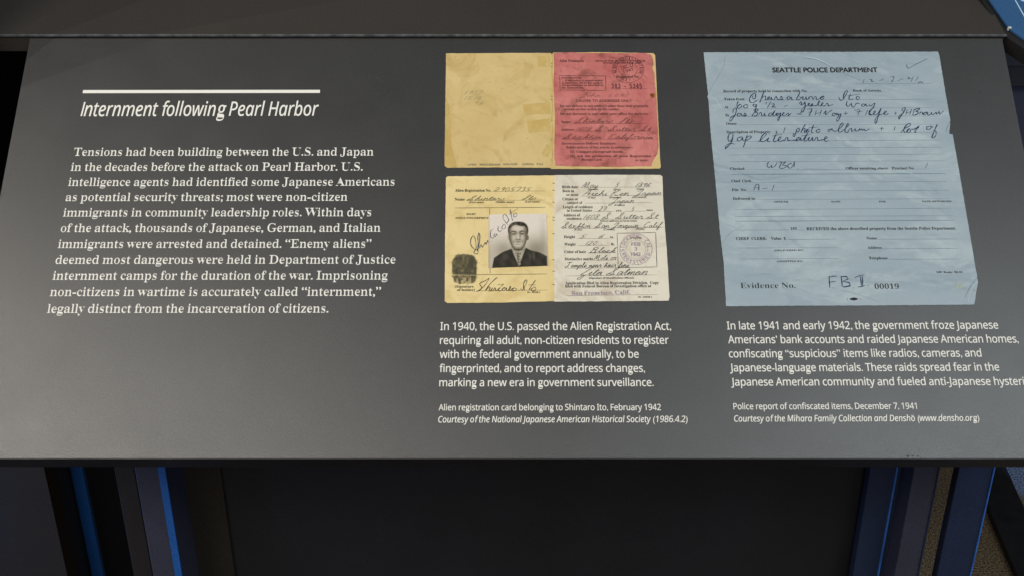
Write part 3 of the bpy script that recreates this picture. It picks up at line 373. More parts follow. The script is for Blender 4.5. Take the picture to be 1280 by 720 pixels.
  'I': [388, [20,0, 20,26, 63,34, 91,48, 107,72, 112,112, 112,576, 108,614, 94,636, 66,648, 20,653, 20,678, 364,678, 364,653, 319,648, 292,636, 277,614, 272,576, 272,115, 279,66, 289,50, 306,39, 366,26, 366,0]],
  'J': [492, [162,-97, 117,-93, 76,-80, 43,-60, 17,-33, 0,-1, -5,34, 0,66, 16,90, 39,106, 66,111, 95,106, 118,92, 133,70, 138,41, 126,-2, 114,-29, 124,-52, 156,-60, 187,-54, 206,-37, 217,-8, 220,32, 220,546, 212,609, 200,628, 182,640, 118,653, 118,678, 468,678, 468,653, 412,642, 396,630, 386,612, 380,546, 380,132, 366,32, 326,-40, 257,-83]],
  'K': [760, [24,0, 24,26, 68,32, 94,47, 108,75, 112,120, 112,564, 107,605, 94,632, 67,647, 25,653, 25,678, 361,678, 361,653, 305,643, 289,633, 279,618, 272,564, 272,348, 478,556, 509,593, 519,623, 498,646, 433,653, 433,678, 723,678, 723,653, 710,653, 650,640, 584,602, 513,537, 403,424, 690,69, 725,37, 773,26, 773,0, 418,0, 418,26, 456,27, 479,31, 492,40, 497,51, 490,70, 471,98, 297,318, 272,295, 272,120, 276,75, 290,47, 317,32, 361,26, 361,0]],
  'L': [635, [23,0, 23,26, 66,32, 93,47, 106,75, 111,120, 111,564, 106,606, 92,632, 66,647, 24,653, 24,678, 372,678, 372,653, 310,646, 291,636, 280,620, 271,564, 271,123, 276,70, 284,55, 298,46, 348,41, 414,46, 468,59, 513,83, 550,118, 582,167, 609,230, 636,230, 598,0]],
  'M': [944, [21,0, 21,26, 64,32, 92,47, 107,74, 112,118, 112,569, 105,619, 95,634, 78,644, 22,653, 22,678, 275,678, 472,212, 669,678, 919,678, 919,653, 878,645, 852,630, 839,604, 834,563, 834,127, 841,64, 851,46, 866,34, 918,26, 918,0, 589,0, 589,26, 644,37, 660,48, 670,66, 677,124, 677,594, 429,0, 402,0, 157,579, 157,119, 162,72, 178,44, 207,30, 252,26, 252,0]],
  'N': [735, [600,-16, 159,521, 159,117, 163,73, 176,46, 203,32, 248,26, 248,0, 27,0, 27,26, 80,34, 96,45, 106,62, 113,117, 113,578, 54,645, 27,653, 27,678, 233,678, 582,251, 582,562, 575,616, 565,632, 549,642, 493,653, 493,678, 714,678, 714,653, 671,647, 645,632, 632,605, 628,561, 628,-16]],
  'O': [782, [388,-16, 317,-9, 251,11, 192,43, 140,86, 98,138, 67,199, 48,266, 41,339, 48,411, 67,478, 98,539, 141,592, 193,635, 254,667, 321,687, 395,694, 466,687, 532,668, 591,636, 642,594, 684,542, 716,481, 735,413, 742,339, 735,266, 716,199, 684,138, 641,86, 589,43, 528,11, 461,-9], [394,18, 469,38, 522,98, 554,198, 565,339, 560,436, 544,516, 518,578, 482,624, 438,651, 387,660, 312,640, 259,580, 227,480, 216,339, 221,243, 237,163, 264,100, 300,54, 343,27]],
  'P': [622, [23,0, 23,26, 66,32, 93,47, 106,75, 111,120, 111,564, 106,605, 92,631, 66,646, 24,653, 24,678, 318,678, 428,672, 500,655, 546,628, 580,592, 602,547, 609,494, 602,441, 581,396, 546,358, 497,329, 435,312, 360,306, 271,306, 271,120, 276,75, 289,47, 316,32, 360,26, 360,0], [271,342, 300,342, 363,350, 404,376, 427,422, 435,490, 429,558, 410,605, 375,633, 322,642, 297,639, 282,631, 274,616, 271,593]],
  'Q': [782, [563,-172, 469,-161, 390,-129, 326,-76, 278,-1, 209,31, 151,74, 104,129, 70,192, 48,263, 41,339, 48,411, 67,478, 98,539, 141,592, 193,635, 254,667, 321,687, 395,694, 466,687, 532,668, 591,636, 642,594, 684,542, 716,481, 735,413, 742,339, 735,262, 713,191, 676,128, 626,73, 565,31, 492,0, 536,-67, 592,-107, 662,-120, 732,-109, 737,-137, 648,-163], [395,18, 470,38, 523,98, 555,198, 566,339, 561,436, 545,516, 518,578, 482,624, 438,651, 387,660, 312,640, 259,580, 227,480, 216,339, 221,243, 238,163, 264,100, 300,54, 344,27]],
  'R': [704, [23,0, 23,26, 66,32, 93,47, 106,75, 111,120, 111,564, 106,605, 92,631, 66,646, 24,653, 24,678, 323,678, 454,667, 547,634, 588,599, 613,554, 621,498, 612,441, 583,395, 536,359, 469,333, 643,75, 674,38, 690,29, 712,26, 715,26, 715,0, 504,0, 300,316, 271,316, 271,120, 276,75, 289,47, 316,32, 360,26, 360,0], [271,348, 303,348, 370,357, 416,384, 443,432, 452,500, 445,562, 422,606, 386,633, 334,642, 301,639, 282,629, 274,609, 271,574]],
  'S': [581, [64,-16, 64,235, 93,235, 123,140, 166,74, 222,35, 293,22, 344,30, 382,54, 407,89, 415,133, 406,174, 380,209, 335,238, 242,284, 167,328, 114,376, 84,430, 74,494, 80,551, 100,600, 131,639, 172,669, 220,688, 275,694, 342,687, 420,667, 434,664, 446,662, 467,670, 477,694, 505,694, 505,475, 480,475, 462,528, 437,573, 406,610, 370,638, 330,656, 289,662, 243,655, 208,635, 186,604, 178,566, 184,530, 204,501, 236,476, 281,451, 377,406, 431,377, 472,347, 502,315, 521,280, 532,242, 535,198, 527,138, 504,86, 468,43, 418,12, 357,-8, 286,-15, 236,-12, 187,1, 146,14, 126,18, 103,10, 91,-16]],
  'T': [630, [137,0, 137,26, 183,31, 212,46, 227,74, 232,120, 232,645, 222,645, 151,634, 97,600, 60,546, 43,473, 16,473, 16,678, 611,678, 611,472, 586,472, 568,548, 531,602, 475,634, 400,645, 392,645, 392,120, 397,73, 412,45, 440,31, 488,26, 488,0]],
  'U': [733, [369,-19, 286,-12, 219,8, 170,42, 136,91, 116,154, 109,231, 109,564, 104,605, 90,631, 64,646, 22,653, 22,678, 358,678, 358,653, 302,643, 285,633, 276,618, 269,564, 269,208, 277,131, 302,76, 346,44, 409,33, 486,46, 540,84, 573,148, 584,237, 584,563, 579,604, 565,630, 536,645, 489,653, 489,678, 706,678, 706,653, 668,644, 644,628, 633,602, 629,563, 629,270, 622,176, 601,102, 566,48, 516,11, 450,-12]],
  'V': [637, [316,-19, 66,567, 34,626, 12,644, -21,653, -21,678, 314,678, 314,653, 274,651, 248,644, 232,630, 227,610, 240,563, 385,213, 518,562, 528,609, 523,630, 508,643, 445,653, 445,678, 658,678, 658,653, 630,649, 608,636, 589,612, 569,570, 342,-19]],
  'W': [910, [254,-16, 48,585, 22,636, 4,648, -23,653, -23,678, 269,678, 269,653, 223,643, 212,630, 209,611, 220,555, 332,228, 448,525, 426,594, 414,623, 398,640, 375,648, 341,653, 341,678, 654,678, 654,653, 616,648, 593,635, 585,613, 594,575, 706,247, 805,550, 817,605, 813,627, 801,641, 780,649, 749,653, 749,678, 929,678, 929,653, 904,644, 885,627, 856,565, 664,-16, 637,-16, 470,460, 283,-16]],
  'X': [701, [17,0, 17,26, 59,34, 98,58, 134,99, 288,310, 116,575, 70,633, 49,648, 24,653, 21,678, 363,678, 363,653, 341,653, 298,644, 283,618, 300,578, 394,431, 479,556, 498,590, 505,616, 497,636, 474,648, 436,653, 436,678, 682,678, 682,653, 677,653, 636,647, 600,630, 566,599, 531,556, 418,394, 615,85, 650,41, 667,30, 687,26, 691,26, 691,0, 355,0, 355,26, 362,26, 401,30, 424,42, 432,61, 426,85, 409,118, 312,272, 205,120, 190,93, 185,67, 193,44, 218,30, 259,26, 259,0]],
  'Y': [634, [151,0, 151,26, 194,32, 221,47, 234,75, 239,120, 239,266, 69,576, 44,617, 21,639, 1,648, -20,652, -20,678, 308,678, 308,652, 291,652, 248,644, 236,633, 232,620, 244,583, 370,336, 496,545, 513,580, 519,607, 511,632, 486,647, 444,652, 439,652, 439,678, 654,678, 654,652, 630,646, 609,632, 570,583, 399,303, 399,120, 404,75, 417,47, 444,32, 488,26, 488,0]],
  'Z': [658, [30,0, 30,16, 411,640, 319,640, 259,636, 210,626, 172,606, 140,574, 114,530, 91,471, 66,471, 85,678, 605,678, 605,660, 228,43, 356,43, 449,55, 520,91, 572,153, 606,244, 631,244, 606,0]],
  'a': [512, [379,-15, 337,-8, 310,15, 298,52, 250,16, 198,-6, 142,-13, 96,-6, 60,17, 38,51, 30,94, 37,135, 59,172, 94,202, 177,244, 296,283, 296,359, 292,395, 278,420, 254,435, 220,440, 171,432, 155,408, 169,382, 180,362, 183,344, 178,320, 164,300, 142,288, 115,284, 87,289, 66,302, 53,324, 49,352, 55,385, 74,414, 103,439, 141,458, 188,470, 241,474, 332,464, 392,435, 425,385, 436,313, 436,93, 439,59, 453,51, 477,62, 490,41, 438,-1], [225,50, 259,61, 296,94, 296,252, 229,226, 189,183, 176,125, 182,83, 198,58]],
  'b': [537, [64,-17, 64,578, 62,616, 54,638, 39,648, 12,654, 12,678, 206,678, 206,415, 242,448, 282,468, 329,474, 379,467, 422,445, 459,410, 486,365, 503,310, 509,247, 502,175, 480,112, 446,59, 402,19, 347,-6, 286,-15, 220,-1, 156,42, 79,-17], [272,21, 304,27, 328,44, 345,73, 360,141, 365,238, 360,318, 344,374, 316,406, 274,417, 252,413, 231,402, 215,383, 206,360, 206,102, 213,57, 235,30]],
  'c': [437, [232,-15, 178,-7, 129,16, 88,53, 56,101, 36,158, 29,223, 37,292, 60,352, 96,403, 142,442, 198,467, 260,475, 324,467, 372,444, 403,409, 413,365, 409,340, 396,320, 377,308, 352,304, 319,312, 299,335, 292,373, 293,389, 294,404, 284,432, 252,442, 215,432, 188,401, 172,350, 167,279, 176,183, 204,114, 232,82, 265,63, 304,57, 356,70, 404,107, 424,90, 369,32, 305,-3]],
  'd': [551, [208,-15, 159,-7, 116,16, 79,52, 52,99, 35,156, 29,219, 35,291, 54,354, 83,404, 121,442, 166,466, 217,474, 261,468, 299,449, 332,417, 332,597, 328,623, 316,640, 294,650, 262,654, 262,678, 475,678, 475,112, 477,81, 484,60, 498,48, 526,41, 526,16, 438,8, 332,-15, 332,58, 300,18, 258,-7], [255,42, 278,47, 300,62, 320,84, 332,113, 332,360, 324,383, 307,402, 284,414, 259,418, 219,406, 194,372, 180,312, 175,228, 179,146, 193,87, 218,53]],
  'e': [448, [229,-15, 174,-7, 126,16, 86,52, 55,102, 36,163, 29,234, 36,300, 56,358, 88,406, 130,443, 179,466, 234,474, 287,468, 333,449, 370,417, 398,374, 415,321, 421,258, 421,247, 174,247, 182,166, 206,109, 244,74, 297,63, 335,70, 370,92, 402,128, 424,108, 370,40, 305,-1], [173,286, 300,286, 300,320, 297,375, 288,412, 269,435, 240,442, 203,426, 180,380, 173,303]],
  'f': [318, [22,0, 22,24, 59,32, 74,52, 78,109, 78,412, 24,412, 24,462, 78,462, 78,526, 90,596, 126,648, 183,681, 259,692, 315,685, 357,664, 383,632, 392,595, 388,567, 375,546, 356,533, 334,529, 310,533, 291,544, 279,560, 275,582, 287,626, 292,635, 294,644, 288,656, 268,660, 243,655, 228,640, 220,581, 220,462, 303,462, 303,412, 220,412, 220,97, 224,60, 235,38, 258,28, 297,24, 297,0]],
  'g': [487, [217,-209, 132,-202, 71,-181, 34,-149, 21,-111, 30,-81, 57,-57, 102,-38, 65,-14, 42,13, 35,45, 42,80, 63,110, 99,138, 152,164, 86,200, 46,251, 33,316, 40,360, 59,398, 90,430, 130,454, 179,469, 234,474, 292,469, 347,453, 472,453, 472,399, 399,399, 425,354, 434,303, 428,262, 411,225, 384,195, 348,172, 305,158, 256,153, 234,154, 211,155, 187,151, 168,140, 154,125, 150,106, 165,81, 210,73, 261,73, 332,70, 386,60, 424,43, 450,19, 465,-14, 470,-55, 463,-100, 441,-137, 406,-168, 326,-199], [234,185, 264,193, 284,217, 294,257, 297,314, 294,371, 284,411, 264,434, 234,442, 204,434, 184,411, 174,371, 170,314, 174,257, 184,217, 204,193], [239,-173, 324,-165, 375,-140, 392,-98, 387,-76, 371,-62, 344,-54, 305,-51, 144,-51, 118,-77, 109,-108, 117,-132, 141,-154, 181,-168]],
  'h': [567, [27,0, 27,24, 52,28, 67,38, 75,56, 78,83, 78,594, 76,621, 68,639, 53,650, 28,655, 28,678, 220,678, 220,397, 261,440, 308,466, 362,474, 419,464, 460,434, 484,384, 492,315, 492,83, 494,56, 502,38, 517,28, 541,24, 541,0, 301,0, 301,24, 308,24, 331,30, 345,50, 350,83, 350,323, 341,384, 327,399, 302,404, 258,390, 220,350, 220,83, 222,56, 230,38, 244,28, 268,24, 268,0]],
  'i': [295, [150,539, 121,544, 96,560, 80,585, 75,614, 80,644, 96,668, 121,684, 150,690, 179,684, 204,668, 220,644, 225,614, 220,585, 203,560, 179,544], [27,0, 27,24, 52,28, 68,38, 75,55, 78,83, 78,375, 76,406, 70,424, 55,433, 30,437, 31,462, 221,462, 221,83, 223,56, 230,39, 244,29, 268,24, 268,0]],
  'j': [312, [158,541, 129,546, 104,562, 88,587, 83,616, 88,646, 105,670, 129,686, 158,692, 188,686, 212,670, 228,646, 234,616, 228,587, 212,563, 188,546], [53,-209, 17,-206, -16,-195, -44,-178, -65,-157, -78,-132, -83,-104, -79,-79, -66,-60, -47,-47, -22,-43, 2,-47, 22,-58, 35,-76, 39,-98, 28,-130, 16,-153, 24,-169, 46,-174, 73,-168, 87,-148, 95,-80, 95,372, 92,404, 83,424, 64,434, 33,438, 33,462, 237,462, 237,-32, 232,-86, 216,-130, 188,-164, 130,-198]],
  'k': [534, [26,0, 26,24, 52,29, 68,38, 75,56, 78,83, 78,592, 70,640, 56,649, 30,654, 31,678, 220,678, 220,251, 338,369, 357,393, 363,414, 350,431, 311,437, 306,437, 306,462, 514,462, 514,437, 459,423, 409,387, 331,311, 515,51, 536,31, 560,24, 560,0, 314,0, 314,24, 323,24, 348,30, 356,47, 345,73, 242,219, 220,200, 220,83, 222,56, 230,39, 244,29, 268,24, 268,0]],
  'l': [297, [27,0, 27,24, 52,28, 68,38, 75,55, 78,83, 78,592, 70,639, 56,650, 30,654, 30,678, 221,678, 221,83, 223,56, 230,39, 244,29, 268,24, 268,0]],
  'm': [825, [27,0, 27,24, 52,28, 67,38, 75,56, 78,83, 78,377, 76,404, 68,422, 53,434, 28,438, 28,462, 218,462, 218,394, 258,438, 303,465, 353,474, 412,464, 454,436, 477,389, 519,436, 567,464, 622,474, 678,464, 718,434, 742,384, 750,315, 750,83, 752,56, 760,38, 774,28, 798,24, 798,0, 562,0, 562,24, 586,28, 600,39, 608,57, 610,83, 610,323, 601,384, 587,399, 562,404, 520,391, 483,353, 483,83, 485,57, 492,39, 507,28, 530,24, 530,0, 297,0, 297,24, 320,28, 335,39, 342,57, 345,83, 345,323, 336,384, 322,399, 297,404, 254,390, 218,350, 218,83, 220,57, 227,40, 241,29, 264,24, 264,0]],
  'n': [567, [27,0, 27,24, 52,28, 67,38, 75,56, 78,83, 78,377, 76,404, 68,422, 53,434, 28,438, 28,462, 220,462, 220,398, 260,440, 308,466, 362,474, 419,464, 460,434, 484,384, 492,315, 492,83, 494,56, 502,38, 517,28, 541,24, 541,0, 301,0, 301,24, 308,24, 331,30, 345,50, 350,83, 350,323, 341,384, 327,399, 302,404, 258,390, 220,350, 220,83, 222,56, 230,38, 244,28, 268,24, 268,0]],
  'o': [501, [251,-15, 189,-7, 134,17, 90,55, 56,104, 35,163, 28,229, 35,296, 56,356, 90,405, 134,442, 189,466, 250,474, 311,466, 365,443, 410,406, 444,357, 465,298, 472,229, 465,161, 444,102, 410,53, 366,16, 312,-7], [251,17, 287,27, 311,58, 324,121, 327,229, 322,338, 309,403, 286,434, 251,445, 214,434, 191,403, 178,338, 174,230, 178,122, 191,58, 215,27]],
  'p': [553, [26,-207, 26,-184, 60,-174, 75,-150, 78,-95, 78,362, 76,400, 69,422, 54,433, 29,439, 29,462, 213,462, 213,391, 248,438, 291,466, 343,475, 393,467, 436,444, 472,407, 498,360, 515,302, 521,238, 515,169, 498,108, 470,56, 434,18, 389,-7, 338,-15, 292,-8, 253,13, 220,48, 220,-86, 226,-147, 235,-164, 248,-175, 294,-183, 294,-207], [291,42, 330,54, 356,88, 371,148, 376,230, 372,310, 359,369, 335,403, 296,414, 254,398, 220,350, 220,102, 238,69, 262,49]],
  'q': [542, [260,-207, 260,-183, 297,-179, 318,-170, 329,-152, 333,-124, 333,43, 298,11, 257,-8, 211,-14, 161,-7, 117,15, 80,50, 53,96, 36,151, 30,214, 37,286, 59,349, 93,402, 138,442, 192,467, 253,475, 320,461, 383,419, 460,477, 476,477, 476,-124, 478,-151, 486,-169, 501,-179, 527,-183, 527,-207], [266,44, 288,48, 309,59, 325,77, 333,100, 333,359, 326,404, 304,430, 267,439, 224,426, 195,389, 179,324, 174,232, 179,148, 194,90, 223,56]],
  'r': [428, [27,0, 27,24, 52,28, 68,38, 75,55, 78,83, 78,375, 76,406, 69,424, 55,433, 30,437, 31,462, 217,462, 217,375, 245,417, 278,448, 313,468, 347,474, 384,469, 410,452, 426,428, 431,396, 427,370, 414,349, 394,336, 369,331, 346,334, 330,344, 308,372, 296,383, 281,387, 260,380, 241,360, 227,327, 222,286, 222,83, 226,55, 236,38, 258,28, 294,24, 294,0]],
  's': [429, [225,-15, 181,-9, 129,9, 109,13, 89,6, 76,-13, 53,-13, 53,157, 79,157, 98,101, 129,58, 167,31, 209,22, 242,26, 266,40, 281,60, 286,87, 272,125, 232,156, 159,193, 114,221, 81,252, 62,288, 55,328, 65,386, 96,433, 146,464, 210,475, 247,470, 296,458, 307,456, 317,454, 332,459, 343,475, 363,475, 363,330, 340,330, 320,378, 292,412, 259,434, 222,441, 194,437, 173,426, 160,408, 156,386, 160,364, 172,346, 218,315, 285,282, 329,255, 360,226, 377,189, 383,141, 372,76, 340,27, 289,-4]],
  't': [340, [184,-14, 132,-7, 98,16, 78,53, 72,106, 72,415, 30,415, 30,446, 131,550, 192,631, 215,631, 215,462, 309,462, 309,415, 215,415, 215,122, 222,76, 233,64, 250,60, 282,73, 307,111, 331,98, 294,36, 245,-2]],
  'u': [558, [195,-15, 136,-5, 97,26, 75,75, 68,144, 68,369, 66,399, 58,420, 43,433, 17,438, 17,462, 211,462, 211,110, 214,87, 224,68, 241,57, 263,53, 305,64, 340,98, 340,369, 337,401, 329,422, 312,434, 282,438, 282,462, 482,462, 482,104, 485,76, 493,58, 509,48, 536,44, 536,19, 446,10, 340,-15, 340,60, 312,29, 277,5, 238,-10]],
  'v': [456, [212,-15, 57,369, 33,418, 18,432, -4,437, -4,462, 244,462, 244,438, 232,438, 202,431, 192,411, 194,399, 275,182, 351,376, 359,405, 345,430, 303,438, 303,462, 454,462, 454,439, 430,430, 414,415, 387,362, 238,-15]],
  'w': [647, [182,-15, 25,394, 9,424, -16,437, -16,462, 206,462, 206,437, 178,430, 170,411, 172,396, 178,376, 248,189, 314,350, 299,396, 282,430, 250,439, 250,462, 481,462, 481,437, 450,430, 440,411, 441,400, 443,390, 500,210, 569,381, 576,410, 573,422, 566,430, 530,439, 530,462, 663,462, 663,439, 645,435, 632,424, 613,384, 453,-15, 430,-15, 332,293, 208,-15]],
  'x': [475, [7,0, 7,22, 51,44, 92,84, 183,203, 64,392, 36,424, 6,437, 6,462, 251,462, 251,438, 220,433, 209,417, 222,387, 273,306, 333,382, 345,400, 349,415, 346,426, 338,432, 299,438, 299,462, 463,462, 463,441, 421,421, 378,378, 295,274, 434,54, 451,32, 475,23, 475,0, 231,0, 231,24, 265,29, 273,36, 276,45, 272,64, 258,88, 205,170, 145,91, 131,68, 126,51, 137,29, 170,22, 175,22, 175,0]],
  'y': [447, [78,-209, 43,-203, 15,-186, -4,-159, -10,-125, -6,-100, 7,-79, 27,-64, 53,-59, 76,-63, 95,-74, 107,-91, 111,-113, 110,-121, 110,-130, 114,-143, 128,-147, 147,-138, 170,-110, 192,-66, 209,-7, 54,373, 36,410, 23,428, -5,437, -7,462, 241,462, 241,437, 202,431, 194,423, 191,409, 193,397, 198,382, 276,177, 343,359, 352,387, 354,408, 351,422, 342,431, 302,437, 302,462, 446,462, 446,437, 427,432, 412,418, 386,361, 241,-36, 192,-142, 168,-174, 142,-194, 112,-205]],
  'z': [436, [19,0, 19,21, 250,428, 191,428, 143,422, 108,404, 83,372, 65,322, 39,322, 47,462, 409,462, 409,433, 187,37, 227,37, 288,44, 332,65, 363,103, 387,160, 411,160, 399,0]],
  '0': [559, [280,-10, 198,2, 135,36, 89,91, 58,165, 40,255, 34,359, 40,463, 58,552, 89,625, 135,679, 198,713, 281,724, 360,713, 422,679, 468,625, 500,552, 519,462, 525,358, 519,254, 500,164, 468,91, 421,36, 359,2], [280,55, 313,64, 337,90, 353,135, 366,231, 370,358, 366,485, 353,580, 338,624, 314,650, 281,659, 248,650, 223,624, 207,580, 194,485, 189,358, 194,231, 207,135, 223,90, 248,64]],
  '1': [559, [97,0, 97,53, 179,53, 202,56, 217,67, 226,87, 229,118, 229,619, 160,544, 130,522, 100,515, 78,520, 59,535, 46,558, 42,589, 110,613, 196,666, 266,718, 378,718, 378,118, 380,90, 388,70, 403,57, 429,53, 510,53, 510,0]],
  '2': [559, [35,0, 35,103, 183,254, 238,313, 278,365, 306,412, 324,457, 334,503, 337,553, 332,602, 316,636, 291,656, 259,663, 216,652, 188,620, 172,565, 167,490, 115,496, 74,512, 48,543, 39,589, 45,624, 64,656, 94,684, 137,706, 192,719, 259,724, 358,713, 430,680, 462,646, 482,606, 488,558, 485,524, 476,490, 434,418, 355,328, 230,205, 130,110, 363,110, 392,114, 416,128, 434,150, 446,179, 454,210, 513,210, 508,0]],
  '3': [559, [243,-10, 175,-6, 120,7, 79,27, 50,52, 34,80, 28,110, 34,144, 54,168, 81,183, 113,188, 122,132, 147,92, 186,68, 236,60, 268,63, 297,73, 322,91, 342,118, 355,156, 359,207, 349,259, 319,301, 270,329, 204,338, 142,338, 142,400, 208,400, 264,410, 304,440, 327,487, 335,547, 330,595, 314,632, 288,655, 252,663, 220,657, 198,640, 182,615, 172,582, 166,508, 111,513, 70,530, 44,557, 36,597, 50,646, 92,687, 161,715, 257,724, 353,713, 426,682, 460,649, 481,609, 488,561, 477,499, 444,448, 395,409, 335,381, 416,354, 454,331, 485,300, 506,258, 513,206, 507,150, 490,104, 464,66, 430,37, 389,16, 343,1]],
  '4': [559, [180,0, 180,53, 208,53, 240,56, 266,66, 284,87, 290,125, 290,186, 13,186, 13,247, 297,714, 436,714, 436,252, 540,252, 540,186, 436,186, 436,125, 442,87, 460,66, 486,56, 518,53, 531,53, 531,0], [83,252, 290,252, 290,427, 292,522, 297,619, 282,587, 258,544, 235,503, 218,475]],
  '5': [559, [245,-10, 178,-6, 125,8, 86,28, 60,52, 45,81, 40,111, 46,142, 62,163, 88,176, 120,180, 130,124, 144,98, 165,78, 193,64, 230,60, 262,64, 291,74, 316,94, 336,124, 349,166, 353,220, 344,285, 318,332, 275,359, 217,368, 154,362, 106,350, 60,368, 92,714, 470,714, 475,532, 418,532, 410,566, 397,594, 384,602, 364,604, 156,604, 140,419, 188,430, 250,434, 322,428, 384,410, 436,380, 475,339, 498,285, 506,220, 500,160, 482,111, 455,71, 420,40, 380,18, 336,2]],
  '6': [559, [293,-10, 224,-1, 163,26, 113,73, 76,138, 53,224, 45,330, 49,410, 62,484, 84,552, 115,610, 155,657, 204,694, 262,716, 330,724, 388,720, 434,708, 467,691, 490,668, 503,642, 507,614, 500,585, 480,560, 443,542, 387,536, 382,596, 362,646, 345,660, 321,665, 284,657, 253,634, 227,596, 199,513, 186,401, 240,426, 277,435, 324,438, 381,432, 429,414, 470,384, 500,342, 518,292, 524,231, 518,164, 498,106, 466,57, 420,20, 363,-2], [296,56, 330,66, 356,96, 373,147, 379,221, 373,291, 354,340, 325,368, 287,377, 259,373, 230,362, 186,329, 195,205, 218,120, 254,72]],
  '7': [559, [165,0, 431,605, 168,605, 138,599, 119,582, 110,554, 104,504, 44,504, 49,714, 526,714, 526,665, 250,0]],
  '8': [559, [273,-10, 197,-4, 136,16, 89,46, 56,86, 36,131, 30,182, 40,241, 70,288, 117,326, 177,361, 124,398, 85,440, 61,488, 53,542, 58,588, 75,630, 104,668, 148,698, 208,718, 285,724, 350,718, 403,702, 444,674, 485,618, 498,549, 489,495, 462,454, 419,420, 363,387, 440,343, 491,297, 520,246, 529,189, 522,131, 499,82, 462,42, 410,13, 348,-4], [302,421, 334,444, 356,472, 368,507, 372,551, 362,606, 348,630, 330,649, 307,662, 279,666, 243,658, 216,634, 200,598, 194,554, 201,508, 222,474, 256,446], [278,47, 324,56, 360,82, 382,122, 390,172, 381,217, 356,254, 310,287, 244,321, 213,296, 188,265, 171,226, 165,178, 173,125, 196,84, 232,56]],
  '9': [559, [227,-10, 173,-6, 131,6, 100,25, 79,49, 67,76, 63,103, 66,123, 75,140, 90,152, 112,160, 130,118, 154,84, 188,61, 232,53, 290,71, 332,126, 360,216, 373,343, 348,316, 316,294, 277,280, 231,275, 177,281, 130,298, 90,328, 60,369, 41,420, 35,482, 42,550, 62,608, 96,657, 142,694, 198,716, 264,724, 333,715, 393,689, 443,644, 482,580, 506,495, 514,388, 510,308, 498,234, 477,166, 448,106, 408,58, 358,21, 298,-2], [274,347, 306,352, 334,366, 356,387, 373,414, 365,524, 344,600, 312,643, 270,657, 232,646, 204,614, 186,562, 180,488, 186,426, 204,382, 233,356]],
 },
 'type': {
  '0': [602, [301,-16, 244,-6, 195,24, 155,71, 126,136, 107,216, 101,308, 107,402, 125,481, 155,546, 195,594, 244,622, 301,632, 359,622, 408,592, 447,545, 476,480, 495,401, 501,308, 495,214, 477,135, 447,70, 407,22, 358,-6], [301,53, 334,60, 363,81, 387,117, 411,197, 419,308, 411,419, 387,499, 364,534, 335,555, 301,562, 268,555, 239,534, 215,499, 190,420, 182,308, 190,197, 215,117, 240,82, 268,60]],
  '1': [602, [167,0, 138,9, 128,35, 131,53, 142,63, 195,69, 276,69, 276,546, 184,524, 176,522, 169,522, 144,530, 135,553, 143,574, 167,587, 312,626, 333,629, 348,621, 353,597, 353,69, 431,69, 484,63, 495,53, 498,35, 488,9, 459,0]],
  '2': [602, [131,0, 103,5, 86,19, 80,43, 86,68, 105,94, 150,140, 235,220, 322,306, 370,363, 391,406, 398,447, 391,495, 368,532, 334,556, 291,564, 257,560, 224,548, 197,528, 178,502, 160,480, 134,472, 119,475, 110,484, 105,523, 112,556, 148,588, 214,620, 253,629, 293,632, 344,626, 390,608, 428,580, 458,543, 477,500, 483,451, 480,416, 469,381, 451,346, 424,308, 342,221, 192,77, 415,77, 426,109, 452,120, 478,110, 487,80, 486,72, 485,63, 481,32, 472,8, 453,0]],
  '3': [602, [280,-16, 232,-13, 186,-2, 147,13, 116,32, 97,53, 90,75, 100,100, 126,109, 152,101, 225,70, 283,59, 337,67, 378,92, 405,131, 414,178, 406,224, 382,261, 342,285, 287,294, 252,302, 244,328, 250,352, 268,360, 323,369, 352,381, 375,401, 390,428, 395,458, 388,501, 366,535, 334,557, 294,564, 245,556, 207,537, 179,520, 155,512, 132,520, 123,543, 130,563, 150,584, 180,602, 216,618, 257,628, 299,632, 347,627, 390,611, 426,586, 453,554, 470,515, 476,472, 465,412, 432,367, 377,336, 429,314, 466,279, 489,233, 497,178, 490,124, 470,76, 437,38, 393,8, 340,-10]],
  '4': [602, [289,0, 258,8, 251,18, 249,35, 258,60, 285,69, 342,69, 342,151, 114,151, 94,158, 88,181, 88,215, 94,242, 312,612, 320,624, 331,630, 340,630, 351,628, 399,621, 410,614, 414,596, 414,225, 439,225, 456,234, 469,242, 486,236, 492,218, 492,210, 490,200, 484,174, 479,160, 470,153, 455,151, 414,151, 414,69, 431,69, 473,62, 483,52, 486,35, 476,9, 447,0], [157,225, 342,225, 342,556]],
  '5': [602, [278,-16, 200,-11, 139,6, 98,31, 85,60, 95,84, 119,93, 143,87, 214,63, 273,55, 333,65, 380,94, 410,140, 420,196, 416,235, 402,268, 381,297, 354,318, 321,332, 284,337, 230,328, 170,300, 147,293, 132,296, 124,306, 120,343, 120,586, 131,608, 165,616, 412,616, 447,606, 459,578, 447,550, 412,540, 191,540, 191,382, 251,399, 303,405, 358,398, 406,378, 445,346, 476,304, 496,255, 502,199, 495,141, 474,89, 440,45, 394,12, 340,-9]],
  '6': [602, [313,-16, 252,-7, 200,19, 158,61, 126,117, 107,185, 101,264, 111,369, 140,458, 187,532, 249,586, 325,621, 412,632, 473,626, 486,616, 490,599, 487,584, 477,574, 419,567, 358,560, 306,538, 261,503, 226,454, 200,393, 185,320, 223,358, 266,380, 314,388, 364,381, 408,361, 446,329, 474,288, 493,240, 499,187, 493,131, 475,82, 446,41, 409,10, 364,-10], [309,54, 351,63, 386,88, 408,129, 416,183, 408,237, 384,280, 349,308, 305,317, 262,308, 227,282, 204,242, 196,190, 204,134, 228,90, 265,63]],
